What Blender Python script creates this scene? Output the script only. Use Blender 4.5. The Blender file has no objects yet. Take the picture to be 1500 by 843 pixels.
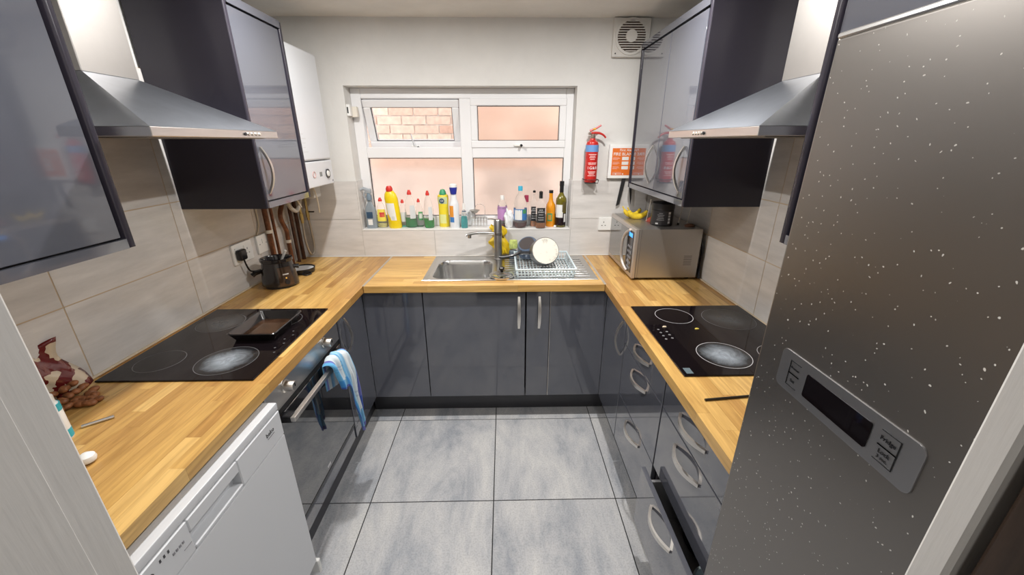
import bpy, bmesh, math, random
from mathutils import Vector, Matrix
random.seed(7)
S = bpy.context.scene
COL = S.collection

# ------------------------------------------------------------------ camera
F_PX, PITCH, YAW, ROLL, CAM_H = 573.53, 0.3571, 0.0193, 0.0012, 1.6516
cam = bpy.data.cameras.new('camera'); cam_o = bpy.data.objects.new('camera', cam); COL.objects.link(cam_o)
cam.sensor_fit = 'HORIZONTAL'; cam.sensor_width = 36; cam.lens = F_PX / 1500 * 36; cam.clip_start = 0.01
c_, s_ = math.cos(PITCH), math.sin(PITCH); cy_, sy_ = math.cos(YAW), math.sin(YAW)
right = Vector((cy_, -sy_, 0)); fwd = Vector((sy_ * c_, cy_ * c_, -s_)); up = Vector((sy_ * s_, cy_ * s_, c_))
cr = right * math.cos(ROLL) - up * math.sin(ROLL); cu = right * math.sin(ROLL) + up * math.cos(ROLL)
m = Matrix.Identity(4)
for i in range(3):
    m[i][0], m[i][1], m[i][2] = cr[i], cu[i], -fwd[i]
m[0][3], m[1][3], m[2][3] = 0, 0, CAM_H
cam_o.matrix_world = m
S.camera = cam_o

# ------------------------------------------------------------------ world, exposure, lamp powers
W = bpy.data.worlds.new('overcast_sky'); S.world = W; W.use_nodes = True
W.node_tree.nodes['Background'].inputs[0].default_value = (0.93, 0.96, 1.0, 1)
W.node_tree.nodes['Background'].inputs[1].default_value = 2.7
S.view_settings.view_transform = 'Standard'; S.view_settings.look = 'None'
S.view_settings.exposure = 0.40; S.view_settings.gamma = 1; S.view_settings.use_curve_mapping = False
SPOT_POWER = 13.0
HALL_FILL_POWER = 3.0

# ------------------------------------------------------------------ room measures (metres)
XL, XR, Y0, Y1, H = -1.389, 1.131, 0.235, 2.627, 2.315
WT = 0.91                      # worktop top
WL, WR, WB = -0.777, 0.555, 2.020   # worktop front edges

# ------------------------------------------------------------------ materials
MATS = {}
def M(name, col, rough=0.5, metal=0.0, **k):
    if name in MATS: return MATS[name]
    mt = bpy.data.materials.new(name); mt.use_nodes = True
    b = mt.node_tree.nodes['Principled BSDF']
    b.inputs['Base Color'].default_value = (*col, 1); b.inputs['Roughness'].default_value = rough
    b.inputs['Metallic'].default_value = metal
    for kk, v in k.items():
        if kk == 'noise': continue
        b.inputs[{'trans': 'Transmission Weight', 'ior': 'IOR', 'coat': 'Coat Weight', 'coat_rough': 'Coat Roughness', 'alpha': 'Alpha',
                  'emit': 'Emission Strength', 'emit_col': 'Emission Color', 'spec': 'Specular IOR Level', 'sss': 'Subsurface Weight', 'sheen': 'Sheen Weight'}[kk]].default_value = v
    if 'noise' in k:
        sc, amt = k['noise']
        add_noise(mt, col, sc, amt)
    MATS[name] = mt
    return mt
def nodes(mt): return mt.node_tree.nodes, mt.node_tree.links
def add_noise(mt, col, sc, amt, stretch=(1, 1, 1), lo=.35, hi=.65):
    N, L = nodes(mt); b = N['Principled BSDF']
    g = N.new('ShaderNodeNewGeometry'); mp = N.new('ShaderNodeMapping'); mp.inputs['Scale'].default_value = [s * sc for s in stretch]
    n = N.new('ShaderNodeTexNoise'); n.inputs['Scale'].default_value = 1; n.inputs['Detail'].default_value = 6; n.inputs['Roughness'].default_value = .65
    r = N.new('ShaderNodeValToRGB'); r.color_ramp.elements[0].position = lo; r.color_ramp.elements[1].position = hi
    r.color_ramp.elements[0].color = (*[c * (1 - amt) for c in col], 1); r.color_ramp.elements[1].color = (*[min(1, c * (1 + amt)) for c in col], 1)
    L.new(g.outputs['Position'], mp.inputs[0]); L.new(mp.outputs[0], n.inputs['Vector']); L.new(n.outputs['Fac'], r.inputs[0]); L.new(r.outputs[0], b.inputs['Base Color'])
    return n, r
def bump(mt, sc, strength, stretch=(1, 1, 1), dist=.002):
    N, L = nodes(mt); b = N['Principled BSDF']
    g = N.new('ShaderNodeNewGeometry'); mp = N.new('ShaderNodeMapping'); mp.inputs['Scale'].default_value = [s * sc for s in stretch]
    n = N.new('ShaderNodeTexNoise'); n.inputs['Scale'].default_value = 1; n.inputs['Detail'].default_value = 4
    bp = N.new('ShaderNodeBump'); bp.inputs['Strength'].default_value = strength; bp.inputs['Distance'].default_value = dist
    L.new(g.outputs['Position'], mp.inputs[0]); L.new(mp.outputs[0], n.inputs['Vector']); L.new(n.outputs['Fac'], bp.inputs['Height']); L.new(bp.outputs[0], b.inputs['Normal'])
    return mt

paint = bump(M('wall_paint', (.70, .69, .665), .75, noise=(2.2, .05)), 60, .25)
ceil_m = bump(M('ceiling_paint', (.80, .77, .72), .85, noise=(1.5, .08)), 40, .2)
jamb_m = M('jamb_paint', (.80, .79, .77), .45, noise=(6, .04)); bump(jamb_m, 30, .2, (6, 6, .4))
upvc = M('white_upvc', (.80, .80, .81), .3)
white = M('white_enamel', (.64, .66, .69), .3)
white2 = M('white_plastic', (.82, .82, .80), .4)
grey = M('slate_gloss_lacquer', (.088, .093, .114), .07, ior=1.68, coat=.8, coat_rough=.03)
carc = M('graphite_panel', (.035, .032, .038), .28)
plinthm = M('graphite_plinth', (.05, .05, .058), .3)
nickel = M('brushed_nickel', (.70, .67, .63), .34, 1.0)
steel = M('brushed_steel', (.60, .60, .60), .38, 1.0); bump(steel, 8, .12, (1, 1, 90), .0005)
hoodm = M('hood_steel', (.46, .49, .54), .33, 1.0, noise=(9, .06))
chimm = M('chimney_steel', (.46, .44, .42), .46, 1.0, noise=(4, .04))
sinkm = M('sink_steel', (.62, .62, .61), .24, 1.0)
chrome = M('chrome', (.78, .78, .78), .12, 1.0)
tapm = M('brushed_tap_metal', (.36, .35, .34), .3, 1.0)
black = M('black_plastic', (.012, .012, .014), .25)
blackm = M('black_matt', (.015, .015, .017), .55)
bglass = M('black_glass', (.007, .005, .006), .035, spec=.35)
oveng = M('oven_door_glass', (.018, .018, .02), .05, ior=1.8, coat=1.0, coat_rough=.02)
trayenamel = M('black_tray_enamel', (.014, .013, .013), .22, coat=.4)
trayin = M('greasy_tray_floor', (.045, .022, .012), .12, noise=(30, .6), coat=.5)
grout = M('beige_grout', (.55, .43, .29), .9)
grout_d = M('dark_floor_grout', (.028, .028, .03), .9)
clear = M('clear_glass', (1, 1, 1), .0, trans=1.0, ior=1.02, spec=.5)
pet = M('clear_bottle_plastic', (.93, .94, .93), .08, trans=.92, ior=1.12)
mortar = M('lime_mortar', (.78, .73, .67), .95, noise=(20, .1))
bulbm = M('lamp_diffuser', (1, 1, 1), .5, emit=9.0, emit_col=(1, .95, .87, 1))
copper = M('tarnished_copper', (.17, .068, .032), .4, .55, noise=(26, .45))
copper2 = M('dark_tarnished_copper', (.085, .038, .022), .42, .5, noise=(26, .4))
brass = M('brass', (.50, .36, .14), .3, 1.0)
creamp = M('cream_pvc', (.66, .60, .50), .45)
red = M('red_paint', (.52, .018, .014), .28, coat=.3)
redcap = M('red_cap_plastic', (.62, .03, .02), .35)
dark_wood = M('dark_stained_wood', (.045, .028, .02), .35); add_noise(dark_wood, (.05, .03, .02), 3, .7, (8, 8, .5))

def tile_mat():
    mt = M('travertine_tile', (.60, .57, .53), .22)
    n, r = add_noise(mt, (.64, .62, .60), 2.2, .13, (1.4, 1.4, 9), .3, .7)
    n.inputs['Detail'].default_value = 9
    N, L = nodes(mt); oi = N.new('ShaderNodeObjectInfo'); ad = N.new('ShaderNodeVectorMath'); ad.operation = 'MULTIPLY_ADD'
    mp = n.inputs['Vector'].links[0].from_node
    comb = N.new('ShaderNodeCombineXYZ'); L.new(oi.outputs['Random'], comb.inputs[0]); L.new(oi.outputs['Random'], comb.inputs[2])
    ad.inputs[1].default_value = (30, 30, 30); L.new(comb.outputs[0], ad.inputs[0]); L.new(mp.outputs[0], ad.inputs[2]); L.new(ad.outputs[0], n.inputs['Vector'])
    return mt
wtile = tile_mat()
def floor_mat():
    mt = M('cloudy_grey_porcelain', (.5, .5, .5), .33)
    N, L = nodes(mt); b = N['Principled BSDF']
    g = N.new('ShaderNodeNewGeometry'); oi = N.new('ShaderNodeObjectInfo')
    ad = N.new('ShaderNodeVectorMath'); ad.operation = 'ADD'; mu = N.new('ShaderNodeMath'); mu.operation = 'MULTIPLY'; mu.inputs[1].default_value = 40
    L.new(oi.outputs['Random'], mu.inputs[0]); L.new(g.outputs['Position'], ad.inputs[0]); L.new(mu.outputs[0], ad.inputs[1])
    rot = N.new('ShaderNodeMapping'); rot.inputs['Scale'].default_value = (5.0, 1.9, 1); rot.inputs['Rotation'].default_value = (0, 0, .9); L.new(ad.outputs[0], rot.inputs[0])
    n1 = N.new('ShaderNodeTexNoise'); n1.inputs['Scale'].default_value = 1.0; n1.inputs['Detail'].default_value = 8; n1.inputs['Roughness'].default_value = .72; n1.inputs['Distortion'].default_value = .35
    L.new(rot.outputs[0], n1.inputs['Vector'])
    r1 = N.new('ShaderNodeValToRGB'); e = r1.color_ramp.elements
    e[0].position = .36; e[0].color = (.33, .35, .385, 1); e[1].position = .64; e[1].color = (.62, .615, .605, 1)
    k = r1.color_ramp.elements.new(.5); k.color = (.50, .505, .52, 1)
    L.new(n1.outputs['Fac'], r1.inputs[0])
    n2 = N.new('ShaderNodeTexNoise'); n2.inputs['Scale'].default_value = 140; n2.inputs['Detail'].default_value = 3; L.new(g.outputs['Position'], n2.inputs['Vector'])
    r2 = N.new('ShaderNodeValToRGB'); r2.color_ramp.elements[0].position = .35; r2.color_ramp.elements[0].color = (.78, .78, .78, 1); r2.color_ramp.elements[1].position = .55; r2.color_ramp.elements[1].color = (1, 1, 1, 1)
    L.new(n2.outputs['Fac'], r2.inputs[0])
    mx = N.new('ShaderNodeMix'); mx.data_type = 'RGBA'; mx.blend_type = 'MULTIPLY'; mx.inputs[0].default_value = .8
    L.new(r1.outputs[0], mx.inputs[6]); L.new(r2.outputs[0], mx.inputs[7]); L.new(mx.outputs[2], b.inputs['Base Color'])
    return mt
ftile = floor_mat()
def oak_mat(name, stretch):
    mt = M(name, (.6, .4, .2), .34, coat=.15, coat_rough=.15)
    N, L = nodes(mt); b = N['Principled BSDF']
    g = N.new('ShaderNodeNewGeometry'); oi = N.new('ShaderNodeObjectInfo')
    mu = N.new('ShaderNodeMath'); mu.operation = 'MULTIPLY'; mu.inputs[1].default_value = 60; L.new(oi.outputs['Random'], mu.inputs[0])
    ad = N.new('ShaderNodeVectorMath'); ad.operation = 'ADD'; L.new(g.outputs['Position'], ad.inputs[0]); L.new(mu.outputs[0], ad.inputs[1])
    mp = N.new('ShaderNodeMapping'); mp.inputs['Scale'].default_value = stretch; L.new(ad.outputs[0], mp.inputs[0])
    n = N.new('ShaderNodeTexNoise'); n.inputs['Scale'].default_value = 1; n.inputs['Detail'].default_value = 7; n.inputs['Roughness'].default_value = .6; n.inputs['Distortion'].default_value = .6; L.new(mp.outputs[0], n.inputs['Vector'])
    tone = N.new('ShaderNodeValToRGB'); t = tone.color_ramp.elements
    t[0].position = 0; t[0].color = (.45, .24, .07, 1); t[1].position = 1; t[1].color = (.72, .47, .17, 1)
    k = tone.color_ramp.elements.new(.45); k.color = (.61, .37, .115, 1)
    L.new(oi.outputs['Random'], tone.inputs[0])
    gr = N.new('ShaderNodeValToRGB'); gr.color_ramp.elements[0].position = .3; gr.color_ramp.elements[0].color = (.62, .55, .48, 1); gr.color_ramp.elements[1].position = .6; gr.color_ramp.elements[1].color = (1.05, 1.04, 1.02, 1)
    L.new(n.outputs['Fac'], gr.inputs[0])
    mx = N.new('ShaderNodeMix'); mx.data_type = 'RGBA'; mx.blend_type = 'MULTIPLY'; mx.inputs[0].default_value = .85
    L.new(tone.outputs[0], mx.inputs[6]); L.new(gr.outputs[0], mx.inputs[7]); L.new(mx.outputs[2], b.inputs['Base Color'])
    return mt
oak_y = oak_mat('oak_stave_lengthways', (55, 4, 55)); oak_x = oak_mat('oak_stave_crossways', (4, 55, 55))
def brick_mat():
    mt = M('pink_red_brick', (.5, .25, .18), .9)
    N, L = nodes(mt); b = N['Principled BSDF']; oi = N.new('ShaderNodeObjectInfo')
    r = N.new('ShaderNodeValToRGB'); e = r.color_ramp.elements; e[0].color = (.58, .38, .31, 1); e[1].color = (.76, .59, .51, 1)
    k = e.new(.5); k.color = (.68, .49, .42, 1); L.new(oi.outputs['Random'], r.inputs[0])
    g = N.new('ShaderNodeNewGeometry'); n = N.new('ShaderNodeTexNoise'); n.inputs['Scale'].default_value = 28; n.inputs['Detail'].default_value = 6; L.new(g.outputs['Position'], n.inputs['Vector'])
    r2 = N.new('ShaderNodeValToRGB'); r2.color_ramp.elements[0].color = (.6, .55, .5, 1); r2.color_ramp.elements[1].color = (1.25, 1.2, 1.1, 1); L.new(n.outputs['Fac'], r2.inputs[0])
    mx = N.new('ShaderNodeMix'); mx.data_type = 'RGBA'; mx.blend_type = 'MULTIPLY'; mx.inputs[0].default_value = 1
    L.new(r.outputs[0], mx.inputs[6]); L.new(r2.outputs[0], mx.inputs[7]); L.new(mx.outputs[2], b.inputs['Base Color'])
    return mt
brickm = brick_mat()
def frost():
    mt = bpy.data.materials.new('obscured_glass'); mt.use_nodes = True; N, L = nodes(mt)
    N.remove(N['Principled BSDF']); out = N['Material Output']
    g = N.new('ShaderNodeBsdfGlass'); g.inputs['Roughness'].default_value = .3; g.inputs['IOR'].default_value = 1.25; g.inputs['Color'].default_value = (1, .98, .96, 1)
    L.new(g.outputs[0], out.inputs[0]); return mt
frostm = frost()
def fridge_mat():
    mt = M('speckled_brushed_steel', (.30, .285, .27), .34, .9)
    N, L = nodes(mt); b = N['Principled BSDF']; g = N.new('ShaderNodeNewGeometry')
    v = N.new('ShaderNodeTexVoronoi'); v.inputs['Scale'].default_value = 95; v.inputs['Randomness'].default_value = 1
    wn = N.new('ShaderNodeTexNoise'); wn.inputs['Scale'].default_value = 60; wn.inputs['Detail'].default_value = 2
    mixv = N.new('ShaderNodeVectorMath'); mixv.operation = 'MULTIPLY_ADD'; mixv.inputs[1].default_value = (.012, .012, .012)
    L.new(g.outputs['Position'], wn.inputs['Vector']); L.new(wn.outputs['Color'], mixv.inputs[0]); L.new(g.outputs['Position'], mixv.inputs[2]); L.new(mixv.outputs[0], v.inputs['Vector'])
    lt = N.new('ShaderNodeMath'); lt.operation = 'LESS_THAN'; lt.inputs[1].default_value = .11; L.new(v.outputs['Distance'], lt.inputs[0])
    sep = N.new('ShaderNodeSeparateColor'); L.new(v.outputs['Color'], sep.inputs[0])
    gt = N.new('ShaderNodeMath'); gt.operation = 'GREATER_THAN'; gt.inputs[1].default_value = .70; L.new(sep.outputs[0], gt.inputs[0])
    mu = N.new('ShaderNodeMath'); mu.operation = 'MULTIPLY'; L.new(lt.outputs[0], mu.inputs[0]); L.new(gt.outputs[0], mu.inputs[1])
    mx = N.new('ShaderNodeMix'); mx.data_type = 'RGBA'; mx.inputs[6].default_value = (.235, .22, .205, 1); mx.inputs[7].default_value = (.72, .70, .66, 1)
    L.new(mu.outputs[0], mx.inputs[0]); L.new(mx.outputs[2], b.inputs['Base Color'])
    inv = N.new('ShaderNodeMath'); inv.operation = 'MULTIPLY_ADD'; inv.inputs[1].default_value = -.9; inv.inputs[2].default_value = .9; L.new(mu.outputs[0], inv.inputs[0]); L.new(inv.outputs[0], b.inputs['Metallic'])
    return mt
fridgem = fridge_mat()
def smear_mat(name, amt):
    # limescale and burnt-on film left on the glass
    mt = M(name, (.02, .02, .022), .12)
    N, L = nodes(mt); b = N['Principled BSDF']; tc = N.new('ShaderNodeTexCoord'); n = N.new('ShaderNodeTexNoise'); n.inputs['Scale'].default_value = 16; n.inputs['Detail'].default_value = 10; n.inputs['Roughness'].default_value = .75; n.inputs['Distortion'].default_value = 1.0
    L.new(tc.outputs['Object'], n.inputs['Vector'])
    gr = N.new('ShaderNodeVectorMath'); gr.operation = 'LENGTH'; L.new(tc.outputs['Object'], gr.inputs[0])
    f = N.new('ShaderNodeMapRange'); f.inputs[1].default_value = .02; f.inputs[2].default_value = .085; f.inputs[3].default_value = 1; f.inputs[4].default_value = .25; L.new(gr.outputs['Value'], f.inputs[0])
    mu = N.new('ShaderNodeMath'); mu.operation = 'MULTIPLY'; L.new(n.outputs['Fac'], mu.inputs[0]); L.new(f.outputs[0], mu.inputs[1])
    r = N.new('ShaderNodeValToRGB'); r.color_ramp.elements[0].position = .12; r.color_ramp.elements[0].color = (.012, .011, .012, 1); r.color_ramp.elements[1].position = .6; r.color_ramp.elements[1].color = (amt * .9, amt * 1.02, amt * 1.15, 1)
    L.new(mu.outputs[0], r.inputs[0]); L.new(r.outputs[0], b.inputs['Base Color']); return mt
smear = smear_mat('limescale_film', .36); smear2 = smear_mat('faint_burnt_film', .09)

# ------------------------------------------------------------------ mesh helpers
WLOC = {}
def bm_box(x0, x1, y0, y1, z0, z1, bev=0, seg=1, bm=None):
    nb = bmesh.new(); bmesh.ops.create_cube(nb, size=1)
    bmesh.ops.scale(nb, vec=(x1 - x0, y1 - y0, z1 - z0), verts=nb.verts); bmesh.ops.translate(nb, vec=((x0 + x1) / 2, (y0 + y1) / 2, (z0 + z1) / 2), verts=nb.verts)
    if bev: bmesh.ops.bevel(nb, geom=nb.edges[:], offset=bev, segments=seg, affect='EDGES', profile=.5)
    return merge(bm, nb)
def merge(bm, nb):
    if bm is None: return nb
    me = bpy.data.meshes.new('tmp'); nb.to_mesh(me); nb.free(); bm.from_mesh(me); bpy.data.meshes.remove(me); return bm
def bm_lathe(prof, seg=24, sx=1, sy=1, sq=0, c=(0, 0, 0), a0=None, a1=None, bm=None, bend=None):
    nb = bmesh.new(); rings = []
    full = a0 is None; n = seg if full else seg + 1
    for r, z in prof:
        ring = []
        for i in range(n):
            a = 2 * math.pi * i / seg if full else a0 + (a1 - a0) * i / seg
            k = 1
            if sq: k = (abs(math.cos(a)) ** sq + abs(math.sin(a)) ** sq) ** (-1 / sq)
            ox = bend(z) if bend else 0
            ring.append(nb.verts.new((c[0] + ox + r * k * sx * math.cos(a), c[1] + r * k * sy * math.sin(a), c[2] + z)))
        rings.append(ring)
    for p, q in zip(rings, rings[1:]):
        for i in range(n if full else n - 1):
            j = (i + 1) % n; nb.faces.new((p[i], p[j], q[j], q[i]))
    if full and prof[0] == prof[-1]:
        bmesh.ops.remove_doubles(nb, verts=nb.verts, dist=1e-7)
    elif full:
        if prof[0][0] > 1e-6: nb.faces.new(rings[0][::-1])
        if prof[-1][0] > 1e-6: nb.faces.new(rings[-1])
        bmesh.ops.remove_doubles(nb, verts=nb.verts, dist=1e-6)
    return merge(bm, nb)
def bm_tube(pts, r, seg=10, bm=None, smooth=0, caps=True):
    pts = [Vector(p) for p in pts]
    if smooth:
        out = []
        for i in range(len(pts) - 1):
            p0 = pts[max(i - 1, 0)]; p1 = pts[i]; p2 = pts[i + 1]; p3 = pts[min(i + 2, len(pts) - 1)]
            for k in range(smooth):
                t = k / smooth
                out.append(.5 * ((2 * p1) + (-p0 + p2) * t + (2 * p0 - 5 * p1 + 4 * p2 - p3) * t * t + (-p0 + 3 * p1 - 3 * p2 + p3) * t ** 3))
        pts = out + [pts[-1]]
    rs = r if isinstance(r, (list, tuple)) else None
    nb = bmesh.new(); rings = []; nrm = None
    for i, p in enumerate(pts):
        d = (pts[min(i + 1, len(pts) - 1)] - pts[max(i - 1, 0)]).normalized()
        if nrm is None:
            nrm = d.orthogonal().normalized()
        nrm = (nrm - d * nrm.dot(d)).normalized(); bn = d.cross(nrm)
        rr = r if rs is None else rs[0] + (rs[-1] - rs[0]) * i / max(1, len(pts) - 1) if len(rs) == 2 else rs[min(i, len(rs) - 1)]
        rings.append([nb.verts.new(p + nrm * (math.cos(2 * math.pi * k / seg) * rr) + bn * (math.sin(2 * math.pi * k / seg) * rr)) for k in range(seg)])
    for p, q in zip(rings, rings[1:]):
        for i in range(seg): nb.faces.new((p[i], p[(i + 1) % seg], q[(i + 1) % seg], q[i]))
    if caps: nb.faces.new(rings[0][::-1]); nb.faces.new(rings[-1])
    bmesh.ops.recalc_face_normals(nb, faces=nb.faces)
    return merge(bm, nb)
def bm_prism(poly, origin, u, v, n, depth, bev=0, bm=None):
    # polygon (a, b) in plane origin + a*u + b*v, extruded by depth along n
    u, v, n, o = Vector(u), Vector(v), Vector(n), Vector(origin); nb = bmesh.new()
    a = [nb.verts.new(o + u * p[0] + v * p[1]) for p in poly]; b = [nb.verts.new(o + u * p[0] + v * p[1] + n * depth) for p in poly]
    nb.faces.new(a[::-1]); nb.faces.new(b); k = len(poly)
    for i in range(k): nb.faces.new((a[i], a[(i + 1) % k], b[(i + 1) % k], b[i]))
    bmesh.ops.recalc_face_normals(nb, faces=nb.faces)
    if bev: bmesh.ops.bevel(nb, geom=nb.edges[:], offset=bev, segments=2, affect='EDGES', profile=.5)
    return merge(bm, nb)
def rrect(w, h, r, k=5):
    out = []
    for cx, cy, a in ((w - r, h - r, 0), (r, h - r, 90), (r, r, 180), (w - r, r, 270)):
        for i in range(k + 1):
            t = math.radians(a + 90 * i / k); out.append((cx + r * math.cos(t), cy + r * math.sin(t)))
    return out
def link(name, me, parent=None):
    o = bpy.data.objects.new(name, me); COL.objects.link(o)
    if parent is not None: o.parent = parent
    return o
def part(name, bm, mat, parent=None, smooth=True, label=None, ang=35):
    loc = WLOC.get(parent.name, Vector()) if parent is not None else Vector()
    if loc.length: bmesh.ops.translate(bm, vec=-loc, verts=bm.verts)
    me = bpy.data.meshes.new(name); bm.to_mesh(me); bm.free(); me.materials.append(mat)
    if smooth:
        me.polygons.foreach_set('use_smooth', [True] * len(me.polygons)); me.set_sharp_from_angle(angle=math.radians(ang))
    o = link(name, me, parent); WLOC[o.name] = loc
    if smooth and len(me.polygons) < 400:
        ar = [p.area for p in me.polygons]
        if max(ar) > 60 * max(min(ar), 1e-12): wn = o.modifiers.new('weighted_normals', 'WEIGHTED_NORMAL'); wn.keep_sharp = True; wn.weight = 100
    if label: o['label'] = label
    return o
def thing(name, label, cat, loc, group=None):
    o = bpy.data.objects.new(name, None); COL.objects.link(o); o.location = loc; o.empty_display_size = .05
    o['label'] = label; o['category'] = cat
    if group: o['group'] = group
    WLOC[o.name] = Vector(loc); return o
def solo(name, label, cat, bm, mat, group=None, **k):
    o = part(name, bm, mat, None, **k); o['label'] = label; o['category'] = cat
    # put the origin at the base of the thing
    me = o.data; vs = [v.co for v in me.vertices]
    c = Vector((sum(v.x for v in vs) / len(vs), sum(v.y for v in vs) / len(vs), min(v.z for v in vs)))
    me.transform(Matrix.Translation(-c)); o.location = c; WLOC[o.name] = c
    if group: o['group'] = group
    return o
def struct(name, bm, mat, **k):
    o = part(name, bm, mat, None, **k); o['kind'] = 'structure'; return o
_u = bmesh.new(); bmesh.ops.create_cube(_u, size=1)
UNIT = {}
def unit(mat):
    if mat.name not in UNIT:
        me = bpy.data.meshes.new('block_' + mat.name); _u.to_mesh(me); me.materials.append(mat); UNIT[mat.name] = me
    return UNIT[mat.name]
def block(name, parent, mat, x0, x1, y0, y1, z0, z1, rot=None):
    o = link(name, unit(mat), parent); l = WLOC.get(parent.name, Vector())
    o.location = Vector(((x0 + x1) / 2, (y0 + y1) / 2, (z0 + z1) / 2)) - l; o.scale = (x1 - x0, y1 - y0, z1 - z0)
    if rot: o.rotation_euler = rot
    return o
def text(name, s, size, origin, u, v, mat, parent, depth=.0004, align='CENTER', label=None):
    cu = bpy.data.curves.new('t', 'FONT'); cu.body = s; cu.size = size; cu.align_x = align; cu.align_y = 'CENTER'; cu.extrude = depth; cu.offset = size * .008; cu.resolution_u = 2
    t = bpy.data.objects.new('t', cu); COL.objects.link(t)
    me = bpy.data.meshes.new_from_object(t, depsgraph=None) if False else None
    dg = bpy.context.evaluated_depsgraph_get(); me = bpy.data.meshes.new_from_object(t.evaluated_get(dg))
    bpy.data.objects.remove(t); bpy.data.curves.remove(cu)
    u = Vector(u).normalized(); v = Vector(v).normalized(); n = u.cross(v); mt = Matrix.Identity(4); o = Vector(origin) - WLOC.get(parent.name, Vector())
    for i in range(3): mt[i][0], mt[i][1], mt[i][2], mt[i][3] = u[i], v[i], n[i], o[i]
    me.transform(mt); me.materials.clear(); me.materials.append(mat)
    ob = link(name, me, parent); WLOC[ob.name] = WLOC.get(parent.name, Vector())
    if label: ob['label'] = label
    return ob
def handle(parent, c, along, out, L=.18, h=.03, w=.012, mat=None, name='handle'):
    a, o, c = Vector(along), Vector(out), Vector(c); wv = a.cross(o); bm = bmesh.new(); rings = []; K = 14
    for i in range(K + 1):
        t = -1 + 2 * i / K; p = c + a * (t * L / 2) + o * (h * (1 - t * t)); d = (a * (L / 2) + o * (-2 * h * t)).normalized(); nn = d.cross(wv).normalized()
        th = .0035 + .0015 * abs(t); ww = w * (.55 + .45 * (1 - abs(t) ** 3)) / 2 * (1.25 if abs(t) > .9 else 1)
        rings.append([bm.verts.new(p + wv * ww + nn * th), bm.verts.new(p - wv * ww + nn * th), bm.verts.new(p - wv * ww - nn * th), bm.verts.new(p + wv * ww - nn * th)])
    for p, q in zip(rings, rings[1:]):
        for i in range(4): bm.faces.new((p[i], p[(i + 1) % 4], q[(i + 1) % 4], q[i]))
    bm.faces.new(rings[0][::-1]); bm.faces.new(rings[-1]); bmesh.ops.recalc_face_normals(bm, faces=bm.faces)
    return part(name, bm, mat or nickel, parent, ang=50, label='brushed nickel bow handle')

# ================================================================== SETTING
GX, GY, T = -0.0636, 1.4357, .6
floor = struct('floor', bm_box(XL - .05, XR + .05, Y0 - .25, Y1, -.06, -.0025), grout_d, smooth=False)
for i in range(-3, 3):
    for j in range(-3, 3):
        a, b, c, d = max(GX + i * T, XL), min(GX + (i + 1) * T, XR), max(GY + j * T, .0), min(GY + (j + 1) * T, Y1)
        if b - a > .03 and d - c > .03: block('floor_tile', floor, ftile, a + .0026, b - .0026, c + .0026, d - .0026, -.03, 0)
ceiling = struct('ceiling', bm_box(XL - .05, XR + .05, -1.9, Y1 + .30, H, H + .1), ceil_m, smooth=False)
wl = struct('wall_left', bm_box(XL - .12, XL, -1.9, Y1 + .05, -.06, H), paint, smooth=False)
wr = struct('wall_right', bm_box(XR, XR + .12, -1.9, Y1 + .05, -.06, H), paint, smooth=False)
WX0, WX1, WZ0, WZ1 = -.957, .447, 1.098, 1.966      # window opening
bm = bm_box(XL - .12, WX0, Y1, Y1 + .28, -.06, H)
bm_box(WX1, XR + .12, Y1, Y1 + .28, -.06, H, bm=bm); bm_box(WX0, WX1, Y1, Y1 + .28, -.06, WZ0, bm=bm); bm_box(WX0, WX1, Y1, Y1 + .28, WZ1, H, bm=bm)
wb = struct('wall_back', bm, paint, smooth=False)
# wall tiles: half-metre travertine planks, stacked
def wall_tiles(parent, axis, c0, c1, org, step, rows, cut=None):
    TH = .008
    side = 1 if parent is wl else -1
    bed = []
    k0 = math.floor((c0 - org) / step)
    for z0, z1 in rows:
        k = k0
        while org + k * step < c1:
            a, b = max(org + k * step, c0), min(org + (k + 1) * step, c1); k += 1
            if b - a < .02: continue
            if axis == 'y':
                x = XL if parent is wl else XR
                block('wall_tile', parent, wtile, min(x, x + side * TH), max(x, x + side * TH), a + .002, b - .002, z0 + .002, z1 - .002)
            else:
                block('wall_tile', parent, wtile, a + .002, b - .002, Y1 - TH, Y1, z0 + .002, z1 - .002)
rows = [(.914, 1.166), (1.166, 1.415), (1.415, 1.666), (1.666, 1.916)]
wall_tiles(wl, 'y', Y0, Y1, 1.153, .51, rows); wall_tiles(wr, 'y', Y0, Y1, 1.596, .51, rows)
wall_tiles(wb, 'x', XL + .009, WX0, -1.457, .5, rows[:2]); wall_tiles(wb, 'x', WX1, XR - .009, WX1, .5, rows[:2])
wall_tiles(wb, 'x', WX0, WX1, -.973, .5, [(.914, 1.094)])
part('grout_bed', bm_box(XL, XL + .0068, Y0, Y1, .90, 1.915), grout, wl, smooth=False)
part('grout_bed', bm_box(XR - .0068, XR, Y0, Y1, .90, 1.915), grout, wr, smooth=False)
bm = bm_box(XL, WX0, Y1 - .005, Y1, .9, 1.414); bm_box(WX1, XR, Y1 - .005, Y1, .9, 1.414, bm=bm); bm_box(WX0, WX1, Y1 - .005, Y1, .9, 1.094, bm=bm)
part('grout_bed', bm, M('pale_grout', (.55, .53, .50), .9), wb, smooth=False)
for x0, x1 in ((WX0, WX0 + .008), (WX1 - .008, WX1)):
    block('reveal_tile', wb, wtile, x0, x1, Y1 - .008, Y1 + .10, WZ0, 1.414)
part('sealant_bead', bm_box(XL + .008, XL + .02, Y0 + .05, Y1, WT, WT + .008, .003), M('yellowed_sealant', (.62, .52, .38), .5), wl)
part('sealant_bead', bm_box(XR - .02, XR - .008, Y0 + .6, Y1, WT, WT + .008, .003), M('yellowed_sealant', (.62, .52, .38), .5), wr)
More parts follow.
